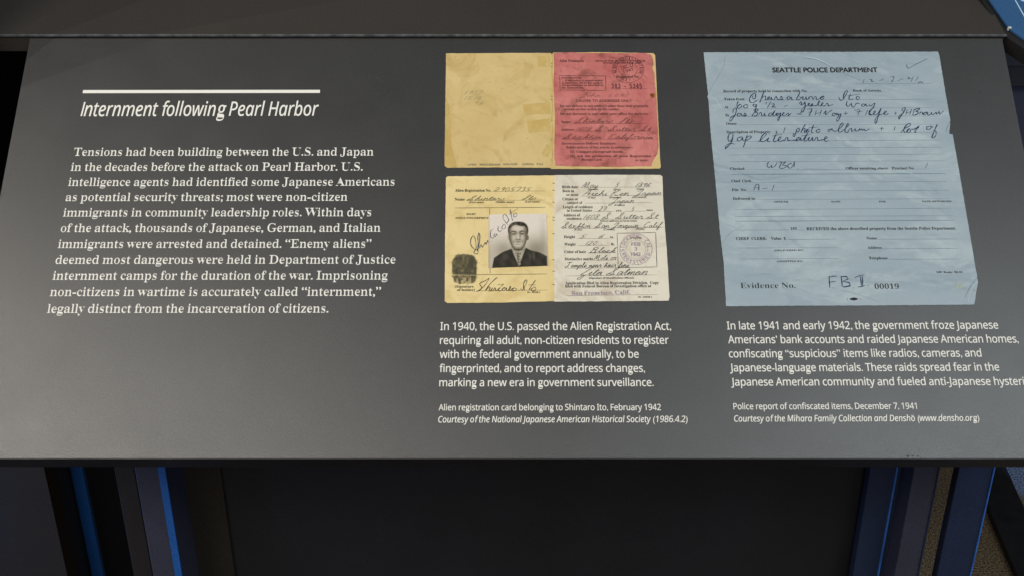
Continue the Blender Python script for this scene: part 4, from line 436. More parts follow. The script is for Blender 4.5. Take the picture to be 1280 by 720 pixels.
  '7': [602, [245,-9, 229,-5, 224,6, 227,22, 419,543, 171,543, 160,509, 134,498, 110,506, 102,530, 104,549, 108,588, 118,609, 141,616, 464,616, 484,610, 491,591, 491,574, 488,557, 481,533, 308,10, 300,-6, 288,-9]],
  '8': [602, [301,-16, 245,-10, 196,8, 157,36, 127,72, 108,117, 102,168, 108,215, 128,256, 160,291, 203,316, 150,353, 118,400, 108,459, 114,506, 132,548, 162,583, 200,610, 247,626, 301,632, 354,626, 400,610, 439,583, 469,548, 488,506, 494,459, 483,400, 451,353, 398,316, 442,291, 474,257, 494,215, 500,166, 494,115, 474,71, 444,34, 404,7, 356,-10], [301,349, 347,357, 384,380, 407,416, 415,460, 407,502, 384,536, 348,560, 301,568, 255,560, 218,538, 195,503, 187,459, 195,415, 218,380, 255,357], [301,52, 350,60, 388,83, 412,119, 420,166, 412,213, 387,249, 349,272, 301,280, 253,272, 215,250, 190,213, 182,166, 190,121, 214,84, 252,60]],
  '9': [602, [180,-16, 124,-10, 111,0, 107,16, 111,33, 122,43, 179,49, 239,56, 291,77, 336,112, 371,160, 397,221, 412,295, 374,258, 331,236, 284,228, 234,235, 190,254, 152,286, 124,326, 105,375, 99,428, 105,486, 124,536, 152,576, 190,606, 234,626, 284,632, 345,623, 396,597, 439,555, 470,498, 490,430, 497,351, 487,247, 458,158, 412,84, 349,30, 271,-5], [292,299, 334,308, 370,335, 394,376, 402,426, 394,479, 371,522, 335,552, 288,562, 246,553, 212,528, 190,487, 182,433, 190,379, 213,336, 248,308]],
 },
 'gill': {
  'A': [667, [362,686, 293,686, 0,0, 100,0, 186,201, 476,201, 567,0, 667,0], [326,536, 436,289, 224,289]],
  'C': [708, [656,635, 530,678, 422,691, 272,664, 154,589, 76,475, 48,331, 70,218, 136,107, 250,24, 416,-9, 513,-1, 593,20, 663,51, 663,158, 584,116, 504,90, 425,81, 313,100, 226,153, 169,235, 149,340, 170,444, 226,527, 313,581, 421,601, 498,594, 575,570, 656,530]],
  'D': [750, [76,0, 342,0, 494,29, 607,105, 679,214, 704,341, 683,462, 617,572, 504,651, 341,682, 76,682], [174,594, 325,594, 449,574, 536,519, 586,438, 603,341, 592,266, 550,183, 466,116, 330,88, 174,88]],
  'E': [500, [462,682, 75,682, 75,0, 471,0, 471,88, 173,88, 173,300, 452,300, 452,388, 173,388, 173,594, 462,594]],
  'I': [250, [174,682, 76,682, 76,0, 174,0]],
  'L': [490, [172,682, 74,682, 74,0, 480,0, 480,88, 172,88]],
  'M': [781, [709,682, 618,682, 391,402, 165,682, 73,682, 73,0, 171,0, 171,531, 383,267, 399,267, 609,531, 611,0, 709,0]],
  'N': [781, [706,682, 614,682, 614,154, 152,682, 74,682, 74,0, 166,0, 166,525, 622,0, 706,0]],
  'O': [823, [45,341, 70,208, 143,97, 258,20, 409,-9, 564,20, 680,97, 753,209, 778,341, 752,476, 679,587, 563,663, 411,691, 260,663, 145,587, 71,476], [146,341, 166,445, 222,527, 306,582, 411,601, 517,582, 601,527, 657,445, 677,341, 657,238, 601,155, 517,101, 411,81, 306,101, 222,155, 166,238]],
  'P': [510, [70,682, 70,0, 168,0, 168,295, 270,295, 372,310, 444,350, 486,411, 500,486, 487,562, 447,624, 380,666, 283,682], [168,594, 283,594, 339,585, 374,561, 393,527, 399,490, 390,444, 366,411, 328,390, 279,383, 168,383]],
  'R': [604, [77,682, 77,0, 175,0, 175,296, 216,296, 265,287, 321,243, 397,140, 487,0, 604,0, 511,135, 462,213, 414,276, 359,324, 421,363, 460,419, 473,491, 458,571, 413,631, 342,669, 249,682], [175,598, 238,598, 299,591, 340,570, 364,538, 372,495, 366,454, 345,418, 303,393, 238,384, 175,384]],
  'S': [458, [399,643, 324,679, 247,691, 162,678, 97,642, 55,584, 40,509, 86,396, 188,320, 289,252, 335,165, 323,126, 286,93, 224,79, 159,90, 98,124, 44,178, 44,54, 102,18, 165,-2, 235,-9, 311,5, 372,43, 412,102, 426,176, 380,303, 278,381, 177,443, 131,522, 145,564, 183,593, 239,603, 288,597, 342,575, 399,532]],
  'T': [604, [587,682, 17,682, 17,594, 253,594, 253,0, 351,0, 351,594, 587,594]],
  'V': [604, [604,682, 507,682, 303,203, 98,682, 0,682, 295,-6, 315,-6]],
  'Y': [604, [301,447, 118,682, 0,682, 253,361, 253,0, 351,0, 351,360, 604,682, 486,682]],
  '.': [219, [109,111, 79,103, 57,81, 49,51, 57,21, 79,-1, 109,-9, 139,-1, 161,21, 169,51, 161,81, 139,103]],
  ',': [219, [59,-118, 124,-84, 163,-32, 176,26, 167,77, 142,111, 105,123, 74,116, 54,96, 46,66, 52,37, 70,18, 95,10, 97,-29, 85,-69, 59,-99]],
  ';': [219, [61,-115, 124,-82, 162,-30, 175,38, 167,85, 144,118, 108,131, 77,124, 56,104, 48,70, 55,41, 73,21, 101,11, 101,-27, 90,-62, 61,-96], [169,398, 161,428, 139,450, 109,458, 79,450, 57,428, 49,398, 57,368, 79,346, 109,338, 139,346, 161,368]],
  ':': [219, [109,458, 79,450, 57,428, 49,398, 57,368, 79,346, 109,338, 139,346, 161,368, 169,398, 161,428, 139,450], [109,111, 79,103, 57,81, 49,51, 57,21, 79,-1, 109,-9, 139,-1, 161,21, 169,51, 161,81, 139,103]],
  '(': [323, [167,232, 176,362, 203,482, 248,593, 311,694, 258,694, 178,596, 116,482, 78,358, 64,232, 78,106, 116,-18, 178,-132, 258,-230, 311,-230, 248,-129, 203,-18, 176,102]],
  ')': [323, [156,232, 147,102, 120,-18, 76,-129, 12,-230, 65,-230, 146,-132, 207,-18, 246,106, 259,232, 246,358, 207,482, 146,596, 65,694, 12,694, 76,593, 120,482, 147,362]],
  '“': [427, [373,691, 310,658, 272,606, 259,538, 267,491, 290,458, 326,445, 357,452, 378,472, 386,506, 379,535, 361,555, 333,565, 333,603, 344,638, 373,672], [155,691, 92,658, 54,606, 41,538, 49,491, 72,458, 108,445, 139,452, 160,472, 168,506, 161,535, 143,555, 115,565, 115,603, 126,638, 155,672]],
  '”': [427, [272,445, 334,478, 373,530, 386,598, 378,645, 354,678, 319,691, 288,684, 267,664, 259,630, 266,601, 284,581, 312,571, 312,533, 301,498, 272,464], [54,445, 116,478, 155,530, 168,598, 160,645, 136,678, 101,691, 70,684, 49,664, 41,630, 48,601, 66,581, 94,571, 94,533, 83,498, 54,464]],
  '’': [219, [59,445, 122,478, 160,530, 173,598, 165,645, 142,678, 106,691, 75,684, 54,664, 46,630, 53,601, 71,581, 99,571, 99,533, 88,498, 59,464]],
  "'": [188, [73,462, 115,462, 138,599, 138,716, 50,716, 50,599]],
  '-': [323, [283,267, 40,267, 40,174, 283,174]],
  '—': [1000, [1009,285, -9,285, -9,221, 1009,221]],
  '$': [542, [470,596, 398,636, 321,655, 321,691, 239,691, 239,655, 161,633, 102,594, 65,539, 52,472, 63,421, 98,372, 156,329, 239,297, 239,81, 166,104, 109,135, 51,182, 51,61, 143,14, 239,-9, 239,-118, 321,-118, 321,-9, 401,14, 458,59, 491,116, 502,176, 490,240, 454,295, 397,338, 321,369, 321,567, 402,536, 470,488], [239,396, 188,420, 159,449, 150,485, 162,523, 193,552, 239,567], [321,262, 370,236, 398,205, 406,168, 396,128, 368,100, 321,82]],
 },
}
GL = {st: {ch: (t[0] / 1000, [[(q[i] / 1000, q[i + 1] / 1000) for i in range(0, len(q), 2)] for q in t[1:]]) for ch, t in d.items()} for st, d in G.items()}
def thicken(cs, dx, dy, sgn=1):
    """move every outline point along its normal: dx sideways (stems), dy up and down (hairlines)"""
    out = []
    for c in cs:
        n = len(c); q = []
        for i in range(n):
            a, b = c[i - 1], c[(i + 1) % n]; tx, ty = b[0] - a[0], b[1] - a[1]; k = math.hypot(tx, ty) or 1
            q.append((c[i][0] - ty / k * dx * sgn, c[i][1] + tx / k * dy * sgn))
        out.append(q)
    return out
CACHE = {}
def glyph(st, ch, wx, wy):
    key = (st, ch, wx, wy)
    if key in CACHE: return CACHE[key]
    sh = 0; dx, dy, k, src = wx, wy, 1, st
    if st == 'serifi': src, sh = 'serif', .2
    if st == 'sansb': src, dx, dy = 'sans', wx + .022, wy + .015
    if src == 'ital' and ch in 'fI0123456789': src, sh = 'sans', .19
    if st in ('sans', 'sansb', 'ital') and ch == 'g': src, k, dx, dy, sh = 'serif', 1.13, wx - .026, wy + .012, (.19 if st == 'ital' else 0)
    mac = ch == 'ō'
    if mac: ch = 'o'
    if ch not in GL[src]:
        src = 'gill' if ch in GL['gill'] else 'sans'
        if st in ('ital', 'serifi'): sh = .15
        dx, dy = wx * .3, wy * .3
        if st == 'serif': dx = dy = .008
    adv, cs = GL[src][ch]
    if st in ('ital', 'sans') and ch == 'I':          # the display sans has a plain bar for this capital when italic
        if st == 'ital': cs = [[(.10, 0), (.10, .714), (.185, .714), (.185, 0)]]; adv = .28
    ar = lambda c: sum(c[i - 1][0] * c[i][1] - c[i][0] * c[i - 1][1] for i in range(len(c)))
    big = max(cs, key=lambda c: abs(ar(c))); sg = -1 if ar(big) < 0 else 1
    cs = thicken(cs, dx, dy, -sg)
    cs = [[((x * k + y * k * sh), y * k) for x, y in c] for c in cs]
    if mac: cs.append([(.12, .62), (.46, .62), (.46, .68), (.12, .68)])
    flat = [p for c in cs for p in c]
    def inside(p, c):
        r = False
        for i in range(len(c)):
            (ax, ay), (bx, by) = c[i - 1], c[i]
            if (ay > p[1]) != (by > p[1]) and p[0] < (bx - ax) * (p[1] - ay) / (by - ay) + ax: r = not r
        return r
    base = []; n0 = 0
    for c in cs: base.append(n0); n0 += len(c)
    depth = [sum(inside(c[0], d) for j, d in enumerate(cs) if j != i) for i, c in enumerate(cs)]
    tris = []
    for i, c in enumerate(cs):                         # each outer contour with the holes lying in it
        if depth[i] % 2: continue
        ids = [i] + [j for j, d in enumerate(cs) if depth[j] % 2 and inside(d[0], c)]
        mp = [base[j] + k for j in ids for k in range(len(cs[j]))]
        tris += [tuple(mp[a] for a in t) for t in tessellate_polygon([[Vector((x, y, 0)) for x, y in cs[j]] for j in ids])]
    fx = []
    for t in tris:
        a, b, c = [flat[i] for i in t]
        z = (b[0] - a[0]) * (c[1] - a[1]) - (b[1] - a[1]) * (c[0] - a[0])
        if abs(z) > 1e-9: fx.append(t if z > 0 else t[::-1])
    CACHE[key] = (adv * k, flat, fx); return CACHE[key]
CAPH = {'sans': .714, 'sansb': .714, 'ital': .714, 'serif': .678, 'serifi': .678, 'type': .632, 'gill': .682}
SPACE = {'sans': .25, 'sansb': .26, 'ital': .23, 'serif': .235, 'serifi': .25, 'type': .6, 'gill': .27}
def text(mb, s, st, p0, p1, cap, c, off=0.0, shear=0.0, track=0.0):
    """a line of print: ink from p0 to p1 on the plane (baseline ends), capitals cap high; off = (stem, hairline) weight change"""
    wx, wy = off if isinstance(off, tuple) else (off, off)
    x = 0; V = []; Fs = []
    for ch in s:
        if ch == ' ': x += SPACE[st] + track; continue
        adv, flat, fx = glyph(st, ch, wx, wy); k = len(V)
        V += [(x + a, b) for a, b in flat]; Fs += [tuple(i + k for i in t) for t in fx]; x += adv + track
    if not V: return
    V = [(u + v * shear, v) for u, v in V]
    a = min(v[0] for v in V); b = max(v[0] for v in V); p0 = Vector(p0); p1 = Vector(p1)
    d = p1 - p0; k = d.length / (b - a); d.normalize(); q = Vector((-d.y, d.x)); h = cap / CAPH[st]
    mb.add([(p0.x + d.x * (u - a) * k + q.x * v * h, p0.y + d.y * (u - a) * k + q.y * v * h, c) for u, v in V], Fs)
def flush_text(): pass

# ------------------------------------------------------------------ handwriting: a single-stroke cursive hand
HW = {
 'a': '9,8 6,10 2,8 1,4 3,0 7,2 9,9 9,3 11,0 13,2', 'b': '0,2 4,12 6,20 4,22 3,16 3,3 5,0 8,1 9,6 7,9 9,8 12,9',
 'c': '8,8 6,10 2,8 1,4 3,0 7,0 11,3', 'd': '9,8 6,10 2,8 1,4 3,0 7,2 10,14 11,22 9,8 9,3 11,0 14,2',
 'e': '0,3 6,5 8,8 6,10 3,8 2,4 4,0 8,1 11,3', 'f': '0,2 5,12 8,20 6,22 4,16 3,0 2,-8 4,-11 6,-8 5,0 10,3',
 'g': '9,8 6,10 2,8 1,4 4,0 8,3 9,9 8,-4 5,-10 2,-8 5,-3 12,2', 'h': '0,2 5,14 6,21 4,21 3,10 2,0 4,6 7,9 9,8 9,2 11,0 14,2',
 'i': '0,2 3,10 3,3 5,0 8,2|4,15 5,16', 'j': '0,2 4,10 3,-6 0,-10 -2,-7 2,-2 7,2|5,15 6,16', 'k': '0,2 5,14 6,21 4,21 3,10 2,0 3,5 8,9 8,6 4,5 8,0 12,2',
 'l': '0,2 5,14 6,21 4,22 3,12 4,1 6,0 9,2', 'm': '0,6 2,10 3,8 3,0 4,6 7,10 8,7 8,0 9,6 12,10 13,7 13,2 15,0 17,2',
 'n': '0,6 2,10 3,8 3,0 4,6 7,10 9,8 9,2 11,0 13,2', 'o': '6,10 2,8 1,4 3,0 6,0 8,4 7,9 5,10 7,8 10,9',
 'p': '0,4 3,10 2,0 1,-10 2,0 4,8 7,10 9,7 8,2 5,0 7,0 12,2', 'q': '9,8 6,10 2,8 1,4 4,0 8,3 9,9 8,-4 8,-10 12,0',
 'r': '0,2 3,10 4,12 4,9 8,9 8,3 9,0 12,2', 's': '0,2 5,11 6,7 8,3 6,0 2,1 7,1 11,2', 't': '0,2 5,18 4,4 6,0 9,2|1,13 9,14',
 'u': '0,6 2,10 2,3 4,0 7,2 9,10 9,3 11,0 13,2', 'v': '0,8 2,10 4,0 8,9 11,9', 'w': '0,8 1,10 1,3 4,0 7,4 7,9 8,2 11,0 14,5 13,10 16,9',
 'x': '0,8 3,9 7,0 10,2|8,10 1,0', 'y': '0,8 2,10 2,4 5,2 8,4 9,10 8,-4 5,-10 2,-8 5,-2 12,2', 'z': '0,8 4,10 7,8 2,0 6,0 6,-6 3,-10 4,-4 11,2',
 'S': '0,1 8,10 14,20 12,24 8,20 9,12 13,6 11,1 5,-1 1,2 5,4 12,2 18,2', 'I': '0,4 6,9 12,18 11,23 7,21 7,13 6,4 3,0 -1,1',
 'J': '2,14 8,22 13,22 11,10 7,-6 2,-11 0,-7 6,0 14,3', 'B': '5,21 3,0 1,1|2,18 8,24 14,20 12,14 6,12 13,10 14,3 9,-1 3,1 12,-1 18,2',
 'H': '3,22 3,12 1,0|15,23 13,10 12,0|1,10 8,12 14,11 18,2', 'W': '0,20 3,22 3,6 5,0 10,10 12,18 12,4 15,0 20,12 22,22 25,19',
 'K': '4,22 3,10 1,0|14,22 8,14 4,11 10,4 14,0 18,2', 'F': '0,19 8,22 18,23|9,22 7,8 3,0 0,2|5,11 13,12', 'Y': '0,18 3,22 4,14 7,11 12,15 14,22 12,4 8,-9 4,-9 6,-2 18,3',
 'C': '14,19 13,23 9,22 4,14 3,5 7,0 12,2 16,5', 'A': '0,0 6,12 12,22 12,8 13,0|4,9 14,9 18,2', 'M': '0,0 3,12 5,22 7,10 7,2 11,14 14,22 15,10 15,1 18,0 21,2',
 'Z': '2,18 6,22 13,22 8,12 2,2 8,2 11,-4 7,-11 3,-7 14,3', 'T': '0,19 8,23 18,22|10,22 8,8 4,0 0,2 6,3 14,2', 'D': '5,20 3,2 8,-1 15,6 15,17 8,23 1,19', 'X': '0,0 12,22|0,22 12,0',
 'P': '5,20 3,0|1,17 8,23 14,20 12,12 5,11', 'G': '13,19 10,23 4,17 3,6 8,1 13,8 12,-6 6,-10 3,-6 15,3', 'L': '2,14 9,23 11,19 6,6 2,0 0,3 6,2 14,-1 18,2',
 'E': '12,20 8,23 4,18 8,13 3,8 3,2 8,-1 14,3', 'N': '0,0 4,22 6,12 10,0 14,22 17,21', 'O': '8,22 2,16 2,5 7,0 13,5 13,17 8,22 12,20',
 '0': '5,17 1,12 1,4 4,0 8,4 8,13 5,17', '1': '5,18 3,8 2,0', '2': '1,14 4,18 8,15 5,6 0,0 4,1 10,0', '3': '1,16 5,18 8,14 4,10 8,6 5,0 0,2',
 '4': '3,18 1,9 9,10|8,18 6,0', '5': '3,17 2,10 6,10 7,4 3,0 0,2|3,17 10,18', '6': '7,18 2,10 1,3 4,0 8,3 6,8 2,6', '7': '0,15 1,17 9,17 4,0', '8': '8,15 4,18 2,14 8,5 4,0 1,4 8,13 8,15', '9': '8,15 4,17 2,12 5,9 8,13 8,16 6,0',
 '-': '1,8 8,9', '.': '1,0 2,1', ',': '2,1 1,-3', '&': '1,5 9,8|6,13 5,0|5,0 9,3', '/': '0,-2 8,18', '+': '1,6 9,7|5,11 5,1', '_': '0,0 8,0'}
CAPSADV = {k: max(float(q.split(',')[0]) for st in v.split('|') for q in st.split()) for k, v in HW.items()}
def smooth(pts, k=4):
    if len(pts) < 3: return pts
    P = [pts[0]] + pts + [pts[-1]]; out = []
    for i in range(1, len(P) - 2):
        a, b, c, d = P[i - 1], P[i], P[i + 1], P[i + 2]
        for j in range(k):
            t = j / k; t2 = t * t; t3 = t2 * t
            out.append(tuple(.5 * (2 * b[m] + (c[m] - a[m]) * t + (2 * a[m] - 5 * b[m] + 4 * c[m] - d[m]) * t2 + (3 * b[m] - a[m] - 3 * c[m] + d[m]) * t3) for m in (0, 1)))
    out.append(pts[-1]); return out
def hand(mb, s, p0, p1, xh, wd, c, slant=.35, jit=.5, rnd=None):
    """write s from p0 to p1 along the plane, x-height xh"""
    rnd = rnd or random.Random(hash(s) % 1 if False else sum(map(ord, s)))
    strokes = []; x = 0; cur = []; prev = False
    for ch in s:
        if ch == ' ':
            if cur: strokes.append(cur); cur = []
            x += 9; continue
        g = HW.get(ch)
        if g is None: x += 6; continue
        parts = g.split('|'); low = ch.islower(); sy = 1 + rnd.uniform(-.1, .1)
        for k, pt in enumerate(parts):
            q = [(x + float(u.split(',')[0]) + rnd.uniform(-jit, jit), float(u.split(',')[1]) * sy + rnd.uniform(-jit, jit)) for u in pt.split()]
            if low and k == 0 and cur: cur += q[1:]
            elif low and k == 0: cur = q
            else: strokes.append(q)
        if not low and cur: strokes.append(cur); cur = []
        x += CAPSADV[ch] + (0 if low else 3) - (0 if not low else .5)
    if cur: strokes.append(cur)
    allp = [(a + b * slant, b) for st in strokes for a, b in st]
    a0 = min(p[0] for p in allp); a1 = max(p[0] for p in allp)
    p0 = Vector(p0); p1 = Vector(p1); d = p1 - p0; k = d.length / (a1 - a0); d.normalize(); q = Vector((-d.y, d.x)); h = xh / 10
    for st in strokes:
        pts = [(a + b * slant - a0, b) for a, b in smooth(st)]
        mb.ribbon([tuple(p0 + d * (a * k) + q * (b * h)) for a, b in pts], wd, c)

# ------------------------------------------------------------------ floor, walls behind
g = MB(); g.box(-4, 4, -1.5, 6, -.05, 0); tag(g.build('floor', 'carpet'), 'brown speckled museum carpet', None, None, 'structure')
g = MB(); g.box(-4, 4, 4.2, 4.3, 0, 3.4); tag(g.build('wall', 'brown'), 'dark gallery wall behind the desk', None, None, 'structure')

# ------------------------------------------------------------------ reading panel
lx = PP.at(37.5, 48.7).x; rx = PP.at(1252.5, 47.5).x; bb = PP.at(640, 572.3).y
rx2 = PP.at(1277.5, 175).x; lx2 = PP.at(13, 180).x
panel = empty('reading_panel', PP)
tag(panel, 'sloping charcoal display panel printed with white text below the dark deck', 'display panel')
g = MB(); g.slab([(lx, bb), (rx, bb), (rx, 0), (lx, 0)], -.034, 0); bevel(g.build('face', 'panel', panel), .0003)
g = MB(); g.box(lx - .004, rx + .004, bb - .0013, bb - .0002, -.036, -.0006); g.build('front_edge', 'edge', panel)
T = .00015
def cap_at(P, px, py, h): return (P.at(px, py - h) - P.at(px, py)).length
def line(mb, s, st, x0, x1, y0, h, y1=None, off=0, shear=0, P=PP, c=T, track=0):
    y1 = y0 if y1 is None else y1
    text(mb, s, st, P.at(x0, y0), P.at(x1, y1), cap_at(P, (x0 + x1) / 2, y0, h), c, off, shear, track)
g = MB(); a, b, c_, d = [PP.at(*q) for q in ((104, 112.6), (400, 112.3), (400, 116.2), (103.3, 116.5))]; g.sheet([d, c_, b, a], T); g.build('heading_rule', 'text', panel)
hd = MB(); line(hd, 'Internment following Pearl Harbor', 'ital', 100.6, 397.6, 145.2, 17.6, 144.6, off=.006, shear=-.07, track=-.012)
body = MB()
SW = (-.026, .010)
BL = [('Tensions had been building between the U.S. and Japan', 91.7, 466.9, 194.8, 9.8), ('in the decades before the attack on Pearl Harbor. U.S.', 88, 453.3, 213.6, 9.9),
      ('intelligence agents had identified some Japanese Americans', 84.8, 493, 232.4, 10), ('as potential security threats; most were non-citizen', 81.8, 434.3, 251.3, 10),
      ('immigrants in community leadership roles. Within days', 78.4, 463.8, 270.6, 10.2), ('of the attack, thousands of Japanese, German, and Italian', 75.6, 475.6, 290, 10.3),
      ('immigrants were arrested and detained. “Enemy aliens”', 72, 464, 310, 10.4), ('deemed most dangerous were held in Department of Justice', 69, 494.5, 329.8, 10.5),
      ('internment camps for the duration of the war. Imprisoning', 65.3, 484.5, 349.7, 10.6), ('non-citizens in wartime is accurately called “internment,”', 62, 476, 370, 10.7),
      ('legally distinct from the incarceration of citizens.', 58.5, 410.5, 391, 10.8)]
for s, x0, x1, y, h in BL: line(body, s, 'serif', x0, x1, y, h, y - .4, off=SW, track=-.026)
c1 = MB()
for s, x0, x1, y in [('In 1940, the U.S. passed the Alien Registration Act,', 550.3, 839, 412.6), ('requiring all adult, non-citizen residents to register', 549.8, 836, 430),
                     ('with the federal government annually, to be', 549.6, 798.6, 447.4), ('fingerprinted, and to report address changes,', 549.3, 806.3, 465.1), ('marking a new era in government surveillance.', 549, 817.1, 482.8)]:
    line(c1, s, 'sans', x0, x1, y, 9.8, y - .3, off=.009, track=-.012)
k1 = MB()
line(k1, 'Alien registration card belonging to Shintaro Ito, February 1942', 'sans', 548.2, 826.2, 513, 7.8, 512.6, off=.008, track=-.012)
line(k1, 'Courtesy of the National Japanese American Historical Society (1986.4.2)', 'ital', 547.7, 859.7, 528, 7.9, 527.5, off=.008, shear=-.05, track=-.012)
c2 = MB()
for s, x0, x1, y in [('In late 1941 and early 1942, the government froze Japanese', 908.9, 1248.3, 411.8), ('Americans’ bank accounts and raided Japanese American homes,', 910.4, 1273.5, 429.1),
                     ('confiscating “suspicious” items like radios, cameras, and', 911.3, 1227.2, 446.7), ('Japanese-language materials. These raids spread fear in the', 912.5, 1249.5, 464.2), ('Japanese American community and fueled anti-Japanese hysteria.', 914, 1290.5, 482)]:
    line(c2, s, 'sans', x0, x1, y, 9.7, y - 1, off=.009, track=-.012)
k2 = MB()
line(k2, 'Police report of confiscated items, December 7, 1941', 'sans', 916.9, 1146.4, 511.6, 7.7, 511, off=.008, track=-.012)
line(k2, 'Courtesy of the Mihara Family Collection and Denshō (www.densho.org)', 'ital', 917.8, 1224.5, 526.9, 7.8, 526, off=.008, shear=-.05, track=-.012)
flush_text()
hd.build('heading_text', 'text', panel); body.build('body_text', 'text', panel); c1.build('caption_text', 'text', panel); k1.build('credit_text', 'text', panel)
c2.build('caption_text', 'text', panel); k2.build('credit_text', 'text', panel)
g = MB()
rr = random.Random(3)
for (px, py, s) in [(83, 82, 1.0), (104, 69, .7), (1225, 115, .8), (1135, 569.5, 1.6), (1141, 569.3, 1.2), (1147, 569.6, 1.0)]:
    q = PP.at(px, py); n = 7
    g.sheet([(q.x + math.cos(i * 6.283 / n) * s * .0007 * rr.uniform(.6, 1.3), q.y + math.sin(i * 6.283 / n) * s * .0006 * rr.uniform(.6, 1.3)) for i in range(n)], T)
g.build('scuff_mark', 'edge', panel)['kind'] = 'stuff'
g = MB()
for k in range(46):
    px, py = rr.uniform(30, 1250), rr.uniform(56, 566); q = PP.at(px, py); s_ = rr.uniform(.00018, .00045); n = 5
    g.sheet([(q.x + math.cos(i * 6.283 / n) * s_ * rr.uniform(.5, 1.4), q.y + math.sin(i * 6.283 / n) * s_ * rr.uniform(.5, 1.2)) for i in range(n)], T * .6)
for px, py, dx, dy in [(61, 178, 6, -14), (1218, 96, 9, 5), (330, 480, 26, -3), (700, 552, 18, 2), (1010, 558, 10, -4), (470, 96, 8, 6), (60, 500, 4, 14)]:
    a = PP.at(px, py); b = PP.at(px + dx, py + dy); g.ribbon([tuple(a.lerp(b, i / 4) + Vector((0, .0002 * math.sin(i * 2)))) for i in range(5)], .00018, T * .6, .8)
g.build('dust_speck', 'dust', panel)['kind'] = 'stuff'

# ------------------------------------------------------------------ documents
def Z(ox, oy, z): return lambda x, y: (ox + x / z, oy + y / z)
def outline(P, pts, rough=.00012, seg=.0035, seed=1):
    """closed outline in plane coordinates with a slightly uneven paper edge"""
    r = random.Random(seed); q = [P.at(*p) for p in pts]; out = []
    for i in range(len(q)):
        a = q[i]; b = q[(i + 1) % len(q)]; n = max(1, int((b - a).length / seg)); nn = Vector((-(b - a).y, (b - a).x)).normalized()
        out.append(tuple(a))
        for j in range(1, n): out.append(tuple(a.lerp(b, j / n) + nn * r.uniform(-rough, rough)))
    return out
def rule(mb, x0, y0, x1, y1, wd, c, P=PP, dots=0):
    a = P.at(x0, y0); b = P.at(x1, y1)
    if dots:
        n = int((b - a).length / dots)
        for i in range(n): mb.ribbon([tuple(a.lerp(b, i / n)), tuple(a.lerp(b, (i + .62) / n))], wd, c, 0)
    else: mb.ribbon([tuple(a.lerp(b, i / 6)) for i in range(7)], wd, c, .3)
def ellipse(mb, f, cx, cy, r1, r2, wd, c, n=44, P=PP, a0=0, a1=360):
    pts = []
    for i in range(n + 1):
        t = R(a0 + (a1 - a0) * i / n); pts.append(tuple(P.at(*f(cx + r1 * math.cos(t), cy + r2 * math.sin(t)))))
    mb.ribbon(pts, wd, c, .3)
def arc_text(mb, f, s, st, cx, cy, r1, r2, a0, a1, h, c, off=0, inward=False, P=PP):
    n = len(s)
    for i, ch in enumerate(s):
        if ch == ' ': continue
        t = R(a0 + (a1 - a0) * i / max(1, n - 1))
        x, y = cx + r1 * math.cos(t), cy + r2 * math.sin(t)
        tx, ty = (-math.sin(t) * r1, math.cos(t) * r2)
        if inward: tx, ty = -tx, -ty
        k = math.hypot(tx, ty); tx /= k; ty /= k; wch = h * .36
        text(mb, ch, st, P.at(*f(x - tx * wch, y - ty * wch)), P.at(*f(x + tx * wch, y + ty * wch)), cap_at(P, *f(x, y), h / z_of(f)), c, off)
def z_of(f): return f(1, 0)[0] - f(0, 0)[0] and 1 / (f(1, 0)[0] - f(0, 0)[0])
def zl(mb, f, s, st, x0, x1, y, h, c, off=0, y1=None, P=PP):
    a = f(x0, y); b = f(x1, y if y1 is None else y1); text(mb, s, st, P.at(*a), P.at(*b), cap_at(P, *a, h / z_of(f)), c, off)
def zh(mb, f, s, x0, x1, y, xh, wd, c, slant=.35, y1=None, jit=.5, P=PP):
    a = f(x0, y); b = f(x1, y if y1 is None else y1); hand(mb, s, P.at(*a), P.at(*b), cap_at(P, *a, xh / z_of(f)), wd * 1.25, c, slant, jit)
def zr(mb, f, x0, y0, x1, y1, wd, c, dots=0): rule(mb, *f(x0, y0), *f(x1, y1), wd, c, PP, dots)
H1, H2, H3 = .0006, .00085, .00095           # card surface, inserted sheet, ink

# --- registration card, outside (open cover)
card = empty('registration_card', PP); tag(card, 'opened buff registration card with a rose printed sheet, upper of the two cards', 'registration card')
f = Z(550, 60, 4.643); r_ = Z(685, 60, 4.645)
g = MB(); g.slab(outline(PP, [f(35, 33), (600, 66.9), f(560, 30), f(643, 31), f(652, 45), r_(30, 28), r_(300, 26), r_(612, 32), r_(622, 44), r_(634, 300), r_(650, 640), r_(655, 692), r_(648, 702), r_(300, 704), r_(20, 704), f(640, 697), f(300, 695), f(42, 697), f(27, 685), f(30, 400)], seed=2), .0001, H1)
cover = g.build('cover', 'buff', card)
g = MB(); g.slab(outline(PP, [r_(32, 32), r_(150, 27), r_(200, 32), r_(380, 30), r_(395, 33), r_(560, 31), r_(596, 40), r_(608, 66), r_(612, 100), r_(604, 112), r_(616, 150), r_(618, 200), r_(630, 310), r_(634, 420), r_(641, 560), r_(636, 612), r_(612, 650), r_(600, 688), r_(400, 692), r_(200, 690), r_(44, 686), r_(36, 640), r_(40, 400), r_(32, 210), r_(36, 110)], .00022, .0025, 5), H1, H2)
sheet = g.build('rose_sheet', 'rose', card)
g = MB(); gt = MB()
for p in [[(482, 330), (560, 322), (640, 315), (641, 385), (560, 383), (490, 395)], [(505, 425), (560, 420), (640, 408), (641, 488), (590, 486), (515, 495)], [(592, 610), (612, 575), (625, 555), (643, 598), (625, 635), (600, 630)], [(568, 50), (640, 50), (641, 112), (600, 108), (568, 110)]]:
    g = MB(); g.sheet(outline(PP, [f(*q) for q in reversed(p)], .0001, .003, len(p)), H1 + .0001); g.build('tape_stain', 'tape', cover)
